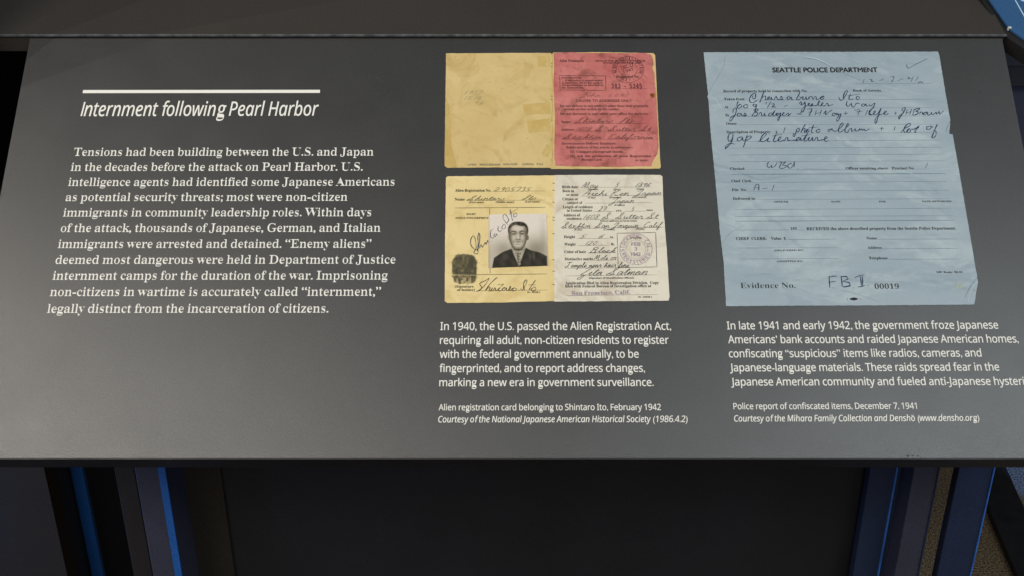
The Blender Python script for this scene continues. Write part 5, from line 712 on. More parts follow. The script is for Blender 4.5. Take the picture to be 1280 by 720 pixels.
g = MB(); g.sheet(outline(PP, [f(*q) for q in [(33, 280), (52, 330), (62, 420), (66, 560), (84, 640), (98, 692), (44, 696), (29, 684), (31, 450)]][::-1], .0002, .003, 3), H1 + .0001); g.build('worn_strip', 'tape2', cover)
pc = MB()
for s, x0, x1, y in [('1907', 140, 250, 272), ('1876', 138, 245, 303), ('46', 205, 258, 333)]: zh(pc, f, s, x0, x1, y, 13, .00022, H1 + .0002)
for s, x0, x1, y in [('unm', 160, 215, 684), ('munwuxunm', 228, 350, 684), ('unwum', 365, 450, 682), ('umnx', 478, 545, 682), ('nu', 560, 600, 681)]: zh(pc, f, s, x0, x1, y, 11, .0003, H1 + .0002)
pc.build('pencil_note', 'pencil', cover)
sp = MB()
for (x, y, s) in [(450, 93, 3), (362, 237, 3.2), (504, 526, 4), (166, 608, 3.5), (126, 421, 2.6), (105, 632, 3), (175, 637, 2.4), (145, 677, 2.8), (180, 425, 2), (300, 140, 1.8), (240, 520, 1.8), (128, 688, 3)]:
    ellipse(sp, f, x, y, s * .5, s * .5, .0005, H1 + .0002, 6)
sp.build('foxing_spot', 'tape2', cover)['kind'] = 'stuff'
p = MB(); tt = H3 + .00002; f = r_
zl(p, f, 'Alien Postmaster', 'serifi', 65, 212, 84, 15, tt)
zl(p, f, 'PENALTY FOR PRIVATE USE TO AVOID', 'serif', 275, 565, 82, 9, tt, .01); zl(p, f, 'PAYMENT OF POSTAGE, $300', 'serif', 320, 540, 94, 9, tt, .01)
zl(p, f, 'Registered No.', 'serif', 395, 530, 176, 14, tt, .008)
for a, b, c_, d in [(68, 163, 334, 165), (334, 165, 336, 250), (336, 250, 70, 246), (70, 246, 68, 163)]: zr(p, f, a, b, c_, d, .00042, tt)
for s, x0, x1, y in [('POSTMASTER:', 78, 195, 181), ('If this article is undeliverable', 98, 318, 196), ('to addressee, RETURN same to', 80, 318, 210), ('the postmaster as directed in', 80, 320, 223), ('the instructions.', 80, 205, 238)]: zl(p, f, s, 'serif', x0, x1, y, 10, tt, .006)
zl(p, f, 'DELIVER TO ADDRESSEE ONLY', 'gill', 165, 487, 316, 14, tt, .012)
for s, x0, x1, y in [('Do not deliver to any address other than that originally', 70, 583, 345), ('placed on this article by the sender.', 95, 415, 364), ('Do not forward to any other post office for delivery.', 70, 585, 391), ('Name', 75, 132, 438), ('Address', 76, 152, 483), ('Instructions to Delivery Employee:', 78, 395, 563), ('Before delivery of this article, to addressee—', 105, 495, 586), ('(1)  Compare photograph inside.', 128, 435, 611), ('(2)  Ask  for  production  of  Alien  Registration', 128, 600, 636), ('Receipt Card.', 195, 315, 657)]:
    zl(p, f, s, 'serif', x0, x1, y, 13, tt, .004)
zl(p, f, '16—18330-1', 'serif', 505, 582, 660, 9, tt, .01)
zr(p, f, 360, 240, 578, 239, .00028, tt)
for a, b, c_, d in [(140, 441, 590, 440), (155, 487, 596, 485), (76, 534, 612, 531)]: zr(p, f, a, b, c_, d, .00024, tt)
flush_text(); p.build('printed_text', 'blackred', sheet)
q = MB()
zh(q, f, 'Shintaro  Ito', 150, 495, 438, 13, .00028, tt + .00006, .5); zh(q, f, '1608 S. Sutter St.', 160, 605, 484, 12, .00026, tt + .00006, .5); zh(q, f, 'Stockton, California', 82, 612, 530, 12, .00026, tt + .00006, .5)
zh(q, f, 'John', 180, 305, 287, 10, .00016, tt); zh(q, f, '6.6.41', 350, 468, 287, 12, .00016, tt)
q.build('handwriting', 'rpencil', sheet)
q = MB(); zl(q, f, '383 - 5345', 'type', 368, 545, 236, 26, tt + .00006, .02)
ellipse(q, f, 464, 128, 92, 76, .0003, tt + .00008); ellipse(q, f, 464, 128, 54, 44, .0002, tt + .00008)
arc_text(q, f, 'ALIEN REGISTRATION', 'sans', 464, 128, 68, 56, 165, 375, 17, tt + .00008)
arc_text(q, f, 'DIV.', 'sans', 464, 128, 78, 66, 115, 65, 15, tt + .00008, inward=True)
zl(q, f, 'DEC 22', 'gill', 428, 498, 130, 20, tt + .00008, .01, 108); zl(q, f, '1941', 'gill', 438, 494, 150, 16, tt + .00008, .01, 134)
flush_text(); q.build('ink_stamp', 'ring', sheet)
q = MB(); ellipse(q, f, 605, 278, 7, 5, .003, tt + .0001, 14); q.build('rust_spot', 'rust', sheet)
# binding staples and frayed fold
q = MB()
for y in (90, 108, 280, 300, 420, 533, 650): q.ribbon([tuple(PP.at(*r_(18, y))), tuple(PP.at(*r_(26, y + 5)))], .0008, H1 + .0002)
q.build('stitch_mark', 'rust', cover)
q = MB(); q.ribbon([tuple(PP.at(690.2 + .5 * math.sin(i), 67 + i * 4.74)) for i in range(31)], .0007, H1 + .0001, .9); q.build('spine_crease', 'tape2', cover)

# --- registration card, inside
card2 = empty('registration_card', PP); tag(card2, 'opened registration card with a man\'s portrait and a fingerprint, lower of the two cards', 'registration card')
f = Z(550, 215, 4.234); r2 = Z(690, 215, 4.234)
g = MB(); g.slab(outline(PP, [f(32, 30), f(42, 24), f(300, 22), f(600, 19), f(617, 22), f(618, 350), f(617, 684), f(300, 692), f(40, 694), f(25, 684), f(27, 350)], seed=8), .0001, H1)
left = g.build('left_page', 'cream', card2)
g = MB(); g.slab(outline(PP, [r2(14, 18), r2(300, 16), r2(572, 17), r2(584, 25), r2(590, 200), r2(606, 400), r2(622, 660), r2(616, 682), r2(400, 684), r2(12, 687), r2(10, 400)], seed=9), .0001, H1 + .0001)
right = g.build('right_page', 'white', card2)
q = MB()
for y in (60, 97, 160, 240, 255, 327, 465, 525, 595): q.ribbon([tuple(PP.at(*r2(2, y))), tuple(PP.at(*r2(14, y + 3)))], .001, H1 + .0002)
q.build('stitch_mark', 'rust', left)
tt = H1 + .0002
p = MB()
for s, x0, x1, y, h in [('Alien Registration No.', 80, 270, 106, 14), ('Name', 78, 131, 153, 14), ('(First name)', 153, 233, 166, 9), ('(Middle name)', 295, 391, 165, 9), ('(Last name)', 450, 527, 163, 9), ('RIGHT', 140, 190, 229, 9), ('INDEX FINGERPRINT', 82, 257, 250, 10), ('(Signature', 78, 178, 613, 12), ('of holder)', 90, 184, 631, 12), ('16—18330-1', 460, 530, 642, 8)]:
    zl(p, f, s, 'serif', x0, x1, y, h, tt, .006)
for a, b, c_, d, wd in [(275, 104, 557, 102, .0002), (140, 153, 557, 150, .0002), (78, 192, 558, 189, .0004), (263, 193, 265, 540, .00035), (75, 546, 567, 541, .0004), (195, 630, 570, 626, .00026)]: zr(p, f, a, b, c_, d, wd, tt)
flush_text(); p.build('printed_text', 'black', left)
q = MB(); zh(q, f, '2905735', 285, 487, 104, 12, .00026, tt + .00006); zh(q, f, 'Shintaro', 140, 345, 152, 11, .00024, tt + .00006, .6); zh(q, f, 'Ito', 430, 512, 150, 11, .00024, tt + .00006, .6)
q.build('handwriting', 'dpen', left)
# fingerprint: many broken ridges inside a blot
fp = MB(); rr = random.Random(12)
def inblot(x, y):
    dx = (x - 129) / 70; dy = (y - 515) / 82
    return abs(dx) ** 3 + abs(dy) ** 3 < 1 + .15 * math.sin(x * .11) + .12 * math.sin(y * .13)
def fprint():
    N = 66; vs = []; cols = []; x0, x1, y0, y1 = 52, 206, 608, 430
    lat = [[rr.random() for _ in range(14)] for _ in range(14)]
    def val(u, v):
        a, b = u * 12.999, v * 12.999; i, j = int(a), int(b); a -= i; b -= j; a = a * a * (3 - 2 * a); b = b * b * (3 - 2 * b)
        return (lat[i][j] * (1 - a) + lat[i + 1][j] * a) * (1 - b) + (lat[i][j + 1] * (1 - a) + lat[i + 1][j + 1] * a) * b
    for j in range(N + 1):
        for i in range(N + 1):
            u, v = i / N, j / N; x, y = x0 + (x1 - x0) * u, y0 + (y1 - y0) * v; q = PP.at(*f(x, y)); vs.append((q.x, q.y, tt + .0001))
            dx = (x - 130) / 68; dy = (y - 516) / 82; e = (abs(dx) ** 3.2 + abs(dy) ** 3.2) + .35 * (val(u, v) - .5) + .12 * rr.uniform(-1, 1)
            al = max(0, min(1, (1.02 - e) * 4))
            rad = math.hypot((x - 132) * 1.1, (y - 488) * .82); ridge = .5 + .5 * math.sin(rad * .95 + 2.2 * val(v, u))
            d = (.62 + .26 * ridge + .42 * (val(u, v) - .45)) * (1 - .55 * max(0, min(1, (y - 545) / 30)) * (val(v * .7, u * .9) > .35)) * (1 if not 543 < y < 549 else .35)
            d += rr.uniform(-.12, .12); d = max(0, min(.95, d)) * al; cols += [d, d, d, 1]
    fs = [(j * (N + 1) + i, j * (N + 1) + i + 1, (j + 1) * (N + 1) + i + 1, (j + 1) * (N + 1) + i) for j in range(N) for i in range(N)]
    me = mesh('fingerprint', vs, fs); at = me.color_attributes.new('ink_amount', 'FLOAT_COLOR', 'POINT'); at.data.foreach_set('color', cols)
    m, t_, n_, l_, b_ = nm('fingerprint_ink'); a_ = n_.new('ShaderNodeAttribute'); a_.attribute_name = 'ink_amount'; l_.new(a_.outputs['Color'], b_.inputs['Alpha'])
    b_.inputs['Base Color'].default_value = (.040, .036, .014, 1); b_.inputs['Roughness'].default_value = .6
    link('fingerprint', me, m, left)
fprint()
# portrait photograph: print tones on a fine grid
def portrait():
    NX, NY = 110, 104; qs = [PP.at(*f(*q)) for q in ((257, 510), (573, 498), (562, 222), (257, 228))]
    def sm(a, b, x): t = max(0, min(1, (x - a) / (b - a))); return t * t * (3 - 2 * t)
    def el(x, y, cx, cy, rx, ry): return math.hypot((x - cx) / rx, (y - cy) / ry)
    def ga(x, y, cx, cy, rx, ry): return math.exp(-((x - cx) / rx) ** 2 - ((y - cy) / ry) ** 2)
    def tone(x, y):   # x 0..1 left-right, y 0..1 bottom-top
        v = .62 - .18 * sm(.80, .2, y) - .20 * ga(x, y, .80, .34, .16, .20) - .14 * ga(x, y, .25, .36, .14, .14) - .10 * ga(x, y, .93, .6, .06, .3) - .10 * sm(.04, 0, x)
        hx = .503
        left_, right_ = (.375 - x) * .55, (x - .64) * .47
        top = .350 - max(0, left_, right_) - .010 * math.sin(x * 20)
        side = sm(.05 + .035 * min(1, y / .19), .065 + .035 * min(1, y / .19), x) * sm(.995, .975, x - .0 * y)
        top = min(top, .205 + (x - .09) * 1.6, .205 + (.985 - x) * 1.6)
        bm = sm(.010, -.010, y - top) * side
        suit = .055 + .012 * math.sin(x * 31 + y * 9) * math.sin(y * 22) + .045 * ga(x, y, .765, .20, .02, .09) + .03 * ga(x, y, .70, .15, .015, .08) + .02 * ga(x, y, .25, .18, .06, .06)
        v = v * (1 - bm) + suit * bm
        wd = max(0, (y - .01)) / .34 * .122
        lap = sm(.030, .0, abs(abs(x - .507) - wd - .016)) * (y < .35) * bm; v = v * (1 - .35 * lap)
        sw = sm(.010, -.010, abs(x - .507) - wd) * sm(.40, .37, y) * (y > .01)
        v = v * (1 - sw) + (.34 - .12 * sm(.26, .37, y) * sm(.10, .02, abs(x - .5)) + .03 * math.sin(x * 60)) * sw
        tw = sm(.008, -.008, abs(x - .507 - .008 * math.sin(y * 20)) - (.028 + .026 * sm(.20, .255, y))) * sm(.27, .255, y) * (y > .03)
        v = v * (1 - tw) + (.13 + .15 * (math.sin(x * 70 + y * 55) * math.sin(y * 60 - x * 40) > .05)) * tw
        for sx, ey in ((-1, .555), (1, .545)):                                            # ears
            e = sm(1.15, .8, el(x, y, hx + sx * .162, ey, .022, .055)); v = v * (1 - e) + (.40 if sx < 0 else .16) * e
        hr = sm(1.05, .95, (abs((x - hx - .004) / .176) ** 2.6 + abs((y - .69) / .165) ** 2.2) ** .42) * sm(.56, .61, y)
        v = v * (1 - hr) + (.045 + .07 * ga(x, y, .42, .80, .09, .030) + .04 * math.sin(x * 70) * ga(x, y, .5, .81, .1, .04)) * hr
        fw = .158 if y > .62 else .158 * math.sqrt(max(0, 1 - ((.62 - y) / .315) ** 2.1))
        hl = .775 - .035 * sm(.42, .35, x) - .05 * sm(.60, .66, x) + .012 * math.sin(x * 30)
        fc = sm(.010, -.008, abs(x - hx) - fw) * sm(.305, .33, y) * sm(hl + .014, hl - .014, y)
        a = abs(x - hx) / max(fw, .02)
        c = .45 - .34 * sm(.40, 1.0, a) + .10 * ga(x, y, .49, .72, .09, .045) + .05 * ga(x, y, .42, .54, .03, .04) + .05 * ga(x, y, .58, .54, .03, .04)
        c *= 1 - .50 * sm(.415, .335, y)                                                   # chin and jaw in shade
        for sx in (-1, 1):
            bx = hx + sx * .072
            c *= 1 - .88 * ga(x, y, bx, .670 - 1.2 * (x - bx) ** 2 * 6, .050, .0150)       # brow
            c *= 1 - .50 * ga(x, y, hx + sx * .040, .645, .024, .027)                      # inner socket
            c *= 1 - .92 * ga(x, y, bx, .622, .040, .0125)                                  # lash line
            c *= 1 - .45 * ga(x, y, bx + .004, .619, .012, .010)
            c *= 1 + .22 * ga(x, y, bx, .640, .030, .008)
            c *= 1 - .30 * ga(x, y, bx, .598, .040, .010)                                   # under-eye
            c *= 1 - .60 * ga(x, y, hx + sx * .024, .520, .016, .012)                      # nostril
            c *= 1 - .28 * ga(x, y, hx + sx * (.068 + .25 * (.5 - y)), .485, .014, .040)   # cheek fold
        c *= 1 + .20 * ga(x, y, hx + .004, .570, .014, .050) + .10 * ga(x, y, hx + .006, .532, .018, .014)
        c *= 1 - .50 * ga(x, y, hx + .036, .575, .014, .055) - .15 * ga(x, y, hx - .032, .575, .010, .045)
        c *= 1 - .60 * ga(x, y, hx + .002, .506, .044, .012)
        c *= 1 - .30 * ga(x, y, hx + .002, .480, .050, .012)                                # upper lip
        c *= 1 - .82 * ga(x, y, hx + .002, .463 + .6 * (x - hx) ** 2, .054, .0090)          # mouth line
        c *= 1 + .30 * ga(x, y, hx + .004, .446, .032, .009)
        c *= 1 - .55 * ga(x, y, hx, .422, .040, .011); c *= 1 + .28 * ga(x, y, hx, .398, .030, .016)
        v = v * (1 - fc) + c * fc
        nk = ga(x, y, hx, .318, .085, .018); v *= 1 - .75 * nk
        return max(.03, v)
    vs = []; cols = []
    for j in range(NY + 1):
        for i in range(NX + 1):
            u, v = i / NX, j / NY; q = qs[0].lerp(qs[1], u).lerp(qs[3].lerp(qs[2], u), v)
            if i in (0, NX) or j in (0, NY): q = q + Vector((rr.uniform(-1, 1), rr.uniform(-1, 1))) * .00006
            vs.append((q.x, q.y, H1 + .00045)); t = tone(u, v) * rr.uniform(.95, 1.05)
            t = max(.02, t * 1.12 - .035); cols += [t * 1.03, t * (.87 + .08 * t), t * (.56 + .36 * t), 1]
    fs = [(j * (NX + 1) + i, j * (NX + 1) + i + 1, (j + 1) * (NX + 1) + i + 1, (j + 1) * (NX + 1) + i) for j in range(NY) for i in range(NX)]
    k = len(vs); ring = [i for i in range(NX + 1)] + [j * (NX + 1) + NX for j in range(1, NY + 1)] + [NY * (NX + 1) + i for i in range(NX - 1, -1, -1)] + [j * (NX + 1) for j in range(NY - 1, 0, -1)]
    for i in ring: vs.append((vs[i][0], vs[i][1], H1)); cols += [.5, .45, .36, 1]
    n = len(ring); fs += [(ring[i], k + i, k + (i + 1) % n, ring[(i + 1) % n])[::-1][::1] for i in range(n)]
    me = mesh('portrait_photo', vs, fs); at = me.color_attributes.new('tone', 'FLOAT_COLOR', 'POINT'); at.data.foreach_set('color', cols)
    m, t_, n_, l_, b_ = nm('photo_print'); a_ = n_.new('ShaderNodeAttribute'); a_.attribute_name = 'tone'; l_.new(a_.outputs[0], b_.inputs['Base Color']); b_.inputs['Roughness'].default_value = .45
    b_.inputs['Specular IOR Level'].default_value = .3
    return link('portrait_photo', me, m, left)
portrait()
def strokes(mb, f, txt, wd, c, k=3, tp=.45):
    for st in txt.replace('\n', '|').split('|'):
        pts = [tuple(map(float, z.split(','))) for z in st.split()]
        if not pts: continue
        if len(pts) == 1: pts = [pts[0], (pts[0][0] + 5, pts[0][1] + 3)]
        mb.ribbon([tuple(PP.at(*f(*z))) for z in smooth(pts, k)], wd, c, tp)
q = MB(); strokes(q, Z(560, 315, 10.67), "380,532 460,480 532,390 547,355 500,385 427,418 430,450 450,472 430,510 376,534|662,348 640,355 560,430 493,527|510,510 547,468 560,480 545,522 565,522 592,478 575,522 602,518 625,478 635,518 650,515 695,475 742,432|658,442 745,431|692,480 670,517 702,522 762,478 725,490 725,517 755,517 777,478 782,517 800,515 832,458 830,490 810,522 848,510 882,483 850,500 860,524 902,515 907,490 880,480|945,520|968,488 990,517 1040,430 1052,383 1035,378 1010,420 1008,480 1027,517|1167,378 1110,460 1078,517|1075,444 1170,440|1142,478 1110,500 1120,524 1162,515 1167,480 1140,468", .00046, H1 + .0004)
q.build('signature', 'dpen', left)
q = MB(); strokes(q, Z(560, 255, 9.6), "305,383 280,410 270,470 290,522 332,547 337,500 322,410 305,383|332,547 310,590 350,603 362,575 335,548|370,348 358,400 362,470 358,562|370,348 382,385 375,480 350,560|375,540 397,488 412,524 425,505 447,463 457,492 472,440 480,458 492,470|450,380|385,602", .0005, H1 + .0004)
strokes(q, Z(560, 255, 9.6), "508,327 543,308|517,320 508,390 530,418 548,400|562,363 550,390 570,397 577,363 592,387|602,268 600,320 620,337 642,320|657,263 645,295 670,307 692,280 680,253 655,262|722,252 705,240 662,180 665,140 685,128 710,160 727,200 700,240|745,68 765,170 777,207|733,132 842,54|797,118 785,150 810,162 827,130 805,108", .00042, H1 + .0007)
q.build('signature', 'pen', left)

f = r2; tt = H1 + .0003; p = MB()
for s, x0, x1, y, h in [('Birth date', 53, 138, 88, 14), ('(Month)', 190, 243, 98, 9), ('(Day)', 325, 362, 98, 9), ('(Year)', 447, 486, 96, 9), ('Born in', 55, 116, 109, 14), ('or near', 75, 141, 128, 12), ('(City)', 190, 229, 142, 9), ('(Province)', 303, 366, 141, 9), ('(Country)', 437, 498, 139, 9),
        ('Citizen or', 55, 138, 152, 14), ('subject of', 80, 161, 171, 13), ('(Country)', 330, 384, 181, 9), ('Length of residence', 57, 216, 194, 14), ('in United States', 78, 211, 212, 13), ('yrs.', 338, 370, 211, 10), ('mos.', 500, 536, 208, 10), ('Address of', 60, 149, 237, 14), ('residence', 78, 156, 255, 13), ('(Street address or rural route)', 255, 449, 265, 9),
        ('(City)', 118, 158, 311, 9), ('(County)', 273, 331, 310, 9), ('(State)', 443, 487, 307, 9), ('Height', 63, 122, 352, 14), ('in.', 308, 327, 352, 12), ('Weight', 65, 125, 391, 14), ('lb.', 312, 331, 390, 13), ('Color of hair', 65, 181, 431, 14), ('Distinctive marks', 67, 218, 469, 14),
        ('(Signature of Identification Official)', 195, 433, 567, 9), ('Application filed in Alien Registration Division.  Copy', 70, 565, 596, 14), ('filed with Federal Bureau of Investigation office at', 70, 525, 613, 14), ('16—18330-1', 455, 529, 667, 8), ('(STAMP)', 410, 474, 355, 9)]:
    zl(p, f, s, 'serif', x0, x1, y, h, tt, .005, y - (x1 - x0) * .004)
for a, b, c_, d in [(145, 84, 525, 81), (150, 130, 580, 124), (175, 167, 530, 164), (220, 212, 330, 210), (380, 210, 490, 209), (160, 254, 560, 249), (55, 302, 590, 295), (130, 354, 302, 353), (132, 392, 302, 389), (185, 431, 340, 429), (222, 470, 340, 468), (68, 512, 410, 508), (72, 552, 558, 546), (72, 656, 564, 650)]: zr(p, f, a, b, c_, d, .00018, tt)
for a, b, c_, d in [(344, 326, 548, 322), (548, 322, 555, 504), (555, 504, 350, 508), (350, 508, 344, 326)]: zr(p, f, a, b, c_, d, .00042, tt)
flush_text(); p.build('printed_text', 'black', right)
q = MB(); t2 = tt + .00008
for s, x0, x1, y, xh, wd in [('May', 155, 245, 84, 12, .00026), ('5', 335, 360, 82, 12, .00028), ('1896', 440, 527, 82, 12, .00028), ('Aichi Ken, Japan', 160, 578, 127, 13, .00026), ('Japan', 300, 432, 166, 12, .00024), ('27', 245, 292, 209, 13, .00028), ('5', 420, 440, 209, 12, .00026), ('1608 S. Sutter St.', 165, 568, 251, 13, .00024),
                         ('Stockton, San Joaquin, Calif.', 48, 588, 298, 12, .00026), ('5   6', 145, 280, 352, 11, .00024), ('120', 175, 240, 389, 11, .00026), ('Black', 198, 342, 429, 12, .00028), ('Mole on', 220, 340, 467, 12, .00026), ('Temple near hair line', 68, 408, 507, 12, .0003)]: zh(q, f, s, x0, x1, y, xh, wd, t2, .5, y - (x1 - x0) * .006)
zh(q, f, 'Zita Satman', 135, 505, 550, 18, .0003, t2, .7, 545)
q.build('handwriting', 'dpen', right)
q = MB(); ellipse(q, f, 443, 411, 86, 82, .00035, t2 + .00006); ellipse(q, f, 443, 411, 53, 50, .0002, t2 + .00006)
arc_text(q, f, 'STOCKTON, CAL.', 'sans', 443, 411, 62, 60, 175, 365, 18, t2 + .00006, .006)
arc_text(q, f, 'REGISTERED', 'sans', 443, 411, 79, 76, 158, 22, 18, t2 + .00006, .008, inward=True)
zl(q, f, 'FEB', 'sansb', 420, 468, 392, 18, t2 + .00006); zl(q, f, '3', 'sansb', 436, 450, 418, 18, t2 + .00006); zl(q, f, '1942', 'sansb', 415, 468, 446, 18, t2 + .00006)
zl(q, f, 'San Francisco, Calif.', 'serif', 105, 412, 654, 22, t2 + .00006, -.004, 648)
flush_text(); q.build('ink_stamp', 'purple', right)

# --- police report
rep = empty('police_report', PP); tag(rep, 'pale blue police form filled in by blue pen, creased and torn at its right edge', 'document')
g = MB(); g.slab(outline(PP, [(879.4, 65.8), (1000, 65.2), (1100, 65.1), (1172.2, 64.9), (1174, 70), (1180, 107), (1187.6, 150.5), (1186.3, 167.6), (1190.6, 168.4), (1197, 205), (1209.7, 279), (1219, 335), (1222.3, 353), (1219.5, 368), (1217.4, 380.9), (1100, 381.9), (1000, 382.3), (907.6, 382.8), (906, 356), (904.6, 330), (901.7, 306.7), (899.8, 290), (895, 235), (887.7, 160), (885.6, 126), (884.1, 120.6), (885, 119.5), (883, 100)], .00016, .0018, 21), .0001, H1)
sheet3 = g.build('form_sheet', 'bluep', rep)
tt = H1 + .0001; p = MB(); FL = MB()
text(p, 'SEATTLE POLICE DEPARTMENT', 'gill', PP.at(965.3, 90.8), PP.at(1096.8, 90.6), cap_at(PP, 1030, 90, 5.6), tt, .042)
for s, x0, x1, y, h, o in [('Record of property held in connection with No.', 904, 1009, 115.9, 3.1, .004), ('Book of Arrests.', 1066, 1102, 115, 2.8, .004), ('Taken from', 904.9, 930.5, 125.8, 3.1, .004), ('At', 905.5, 910.3, 135.8, 3.1, .004), ('By', 906.7, 911.5, 145.8, 3.1, .004), ('Owner', 907.6, 921, 156.4, 3.1, .004), ('Description of Property:', 908, 963.5, 166.9, 3.1, .004),
        ('Checked', 912.5, 930.5, 212.9, 3.1, .004), ('Officer receiving above.   Precinct No.', 1056.8, 1143, 212.4, 3.1, .004), ('Chief  Clerk', 914, 939, 228.2, 3.1, .004), ('File  No.', 914.7, 933, 239.2, 3.1, .004), ('Delivered to', 916, 943.5, 250.2, 3.2, .004), ('OFFICER', 967.5, 985.5, 253.6, 1.9, .012), ('DATE', 1039, 1050.5, 253.4, 1.9, .012), ('FOR', 1098.5, 1107, 253.3, 1.9, .012), ('DATE RETURNED', 1152.5, 1189, 253.1, 1.9, .012),
        ('195', 988, 996, 287.6, 3, .004), ('RECEIVED the above described property from the Seattle Police Department,', 1008, 1194.5, 288, 3.4, .004), ('CHIEF  CLERK:    Value  $', 920, 982, 300.2, 3.3, .004), ('Name', 1083, 1096, 299.6, 3.2, .004), ('Address', 1084.5, 1102, 311.4, 3.2, .004), ('Telephone', 1086, 1109.3, 324.5, 3.2, .004),
        ('(DELIVERED BY)', 967.5, 1004, 314.2, 1.9, .012), ('(ADMITTED BY)', 971, 1003, 327.9, 1.9, .012), ('100  Books  10-41', 1170, 1203, 341.6, 2.2, .012), ('Evidence No.', 925.5, 994.3, 360.6, 6.8, -.012), ('00019', 1093.3, 1123.6, 361.3, 6.2, -.006)]:
    line(p, s, 'serif', x0, x1, y, h, y - (x1 - x0) * .004, (o + .006 if o == .004 else o), 0, PP, tt)
flush_text(); p.build('printed_text', 'black', sheet3)
for x0, y0, x1, y1, wd in [(1069, 105.2, 1163.5, 104.8, .00028), (1009, 115.5, 1066, 115.2, .0002), (1103, 115.2, 1105, 115.2, .0002), (931, 125.6, 1166.5, 124.5, .00026), (911, 136.6, 1168.5, 134.9, .00026), (911.7, 146.2, 1170, 145.4, .00026), (921, 156.3, 1171, 155.6, .00026), (965, 166.9, 1173, 166.2, .00026), (912, 177.2, 1175.5, 175.4, .0003), (910.5, 185.5, 1176.5, 184.5, .0003), (911, 194, 1178.7, 193, .0003), (912, 202.5, 1180, 201.4, .0003),
        (930.5, 212.8, 1056, 212.4, .00024), (1143, 212.2, 1181, 211.7, .00026), (914, 218.4, 1181.6, 217.3, .00055), (939.5, 228.4, 1184, 227.2, .00028), (933, 239.3, 1186, 238.2, .00028), (943.5, 249.6, 1187.5, 248.8, .00028), (917, 262.4, 1190, 260.6, .0003), (918, 271, 1191, 270, .0003), (918.5, 276.9, 1192, 275.6, .0005),
        (919.6, 287.9, 987, 287.7, .00028), (996.5, 287.9, 1005, 287.8, .00028), (982, 299.8, 1045.3, 299.3, .0003), (1096, 299.4, 1196, 299, .0003), (921.4, 310.4, 1046.7, 310, .00032), (1102.5, 311.2, 1198, 310.8, .0003), (922.6, 324, 1047.5, 323.5, .00032), (1109.3, 324.4, 1199.7, 324.2, .0003)]: rule(FL, x0, y0, x1, y1, wd, tt - .00003)
FL.build('ruled_lines', 'formline', sheet3)
q = MB(); t2 = tt + .00008
def hw(s, x0, x1, y, xh=4, wd=.0005, sl=.4, y1=None, jit=.45): hand(q, s, PP.at(x0, y), PP.at(x1, y - .3 if y1 is None else y1), cap_at(PP, x0, y, xh * 1.12), wd * 1.3, t2, sl, jit)
def strokes(mb, f, txt, wd, c, k=3, tp=.45):
    for st in txt.replace('\n', '|').split('|'):
        pts = [tuple(map(float, z.split(','))) for z in st.split()]
        if not pts: continue
        if len(pts) == 1: pts = [pts[0], (pts[0][0] + 5, pts[0][1] + 3)]
        mb.ribbon([tuple(PP.at(*f(*z))) for z in smooth(pts, k)], wd, c, tp)
fa, fb, fc_ = Z(900, 108, 9.47), Z(990, 108, 9.47), Z(1085, 108, 9.47)
WA = """420,95 400,85 365,115 345,165 365,195 405,190 440,165|420,95 418,140 395,152 380,135 395,112|525,55 505,100 480,165 468,195|485,150 520,118 540,128 535,160 560,160 590,128 568,132 565,160 590,160 607,130 610,160 640,160 655,125 668,132 680,160 700,160 722,120 735,150 710,162 755,160|838,138 810,125 790,145 810,162 842,132 845,160 870,160
215,180 200,215 205,255 235,260 255,235 235,215 210,240|295,220 275,240 295,260 325,250 325,225 295,218|425,220 395,215 390,235 415,240 430,215 418,282|550,190 540,215|600,185 555,262|610,215 630,210 640,225 615,250 640,248 660,250|755,240 800,228
150,320 160,270 190,262 185,320 150,380 125,415 112,398 140,360 200,340|240,325 210,325 205,350 230,355 250,325 255,352 278,348 290,320 306,340 280,358 320,350|425,275 400,320 375,360|395,290 430,268 447,285 415,310 445,320 430,350 395,357|455,350 470,315 490,320 490,350 512,350 530,318 525,350 552,350|555,290 558,292|612,320 580,325 575,350 600,350 650,288 622,345 650,350 690,320 665,325 660,347 685,345 715,315 695,395 685,407 680,382 722,345 760,320 745,316 740,345 772,350 802,320 815,345 795,354 842,322|905,325 940,332
665,530 672,556|655,540 684,566|770,490 748,552
135,560 108,565 93,612 102,655 130,640 152,590 148,555|152,590 140,650 115,690 80,725 62,745 66,712 110,682 175,687|258,600 210,615 205,645 240,645 267,605 265,642 287,636|322,578 300,640 282,705 268,722|300,620 350,590 367,605 332,635 305,642
450,662 500,620 547,572 530,558 490,600 475,645 502,660 545,640 575,610 557,655 592,655|590,580 594,584|667,560 630,640 642,660 668,650 690,640 722,610 705,603 685,640 710,657 745,642 762,650 780,610 800,615 800,645 825,642 870,640 920,645|618,592 732,570"""
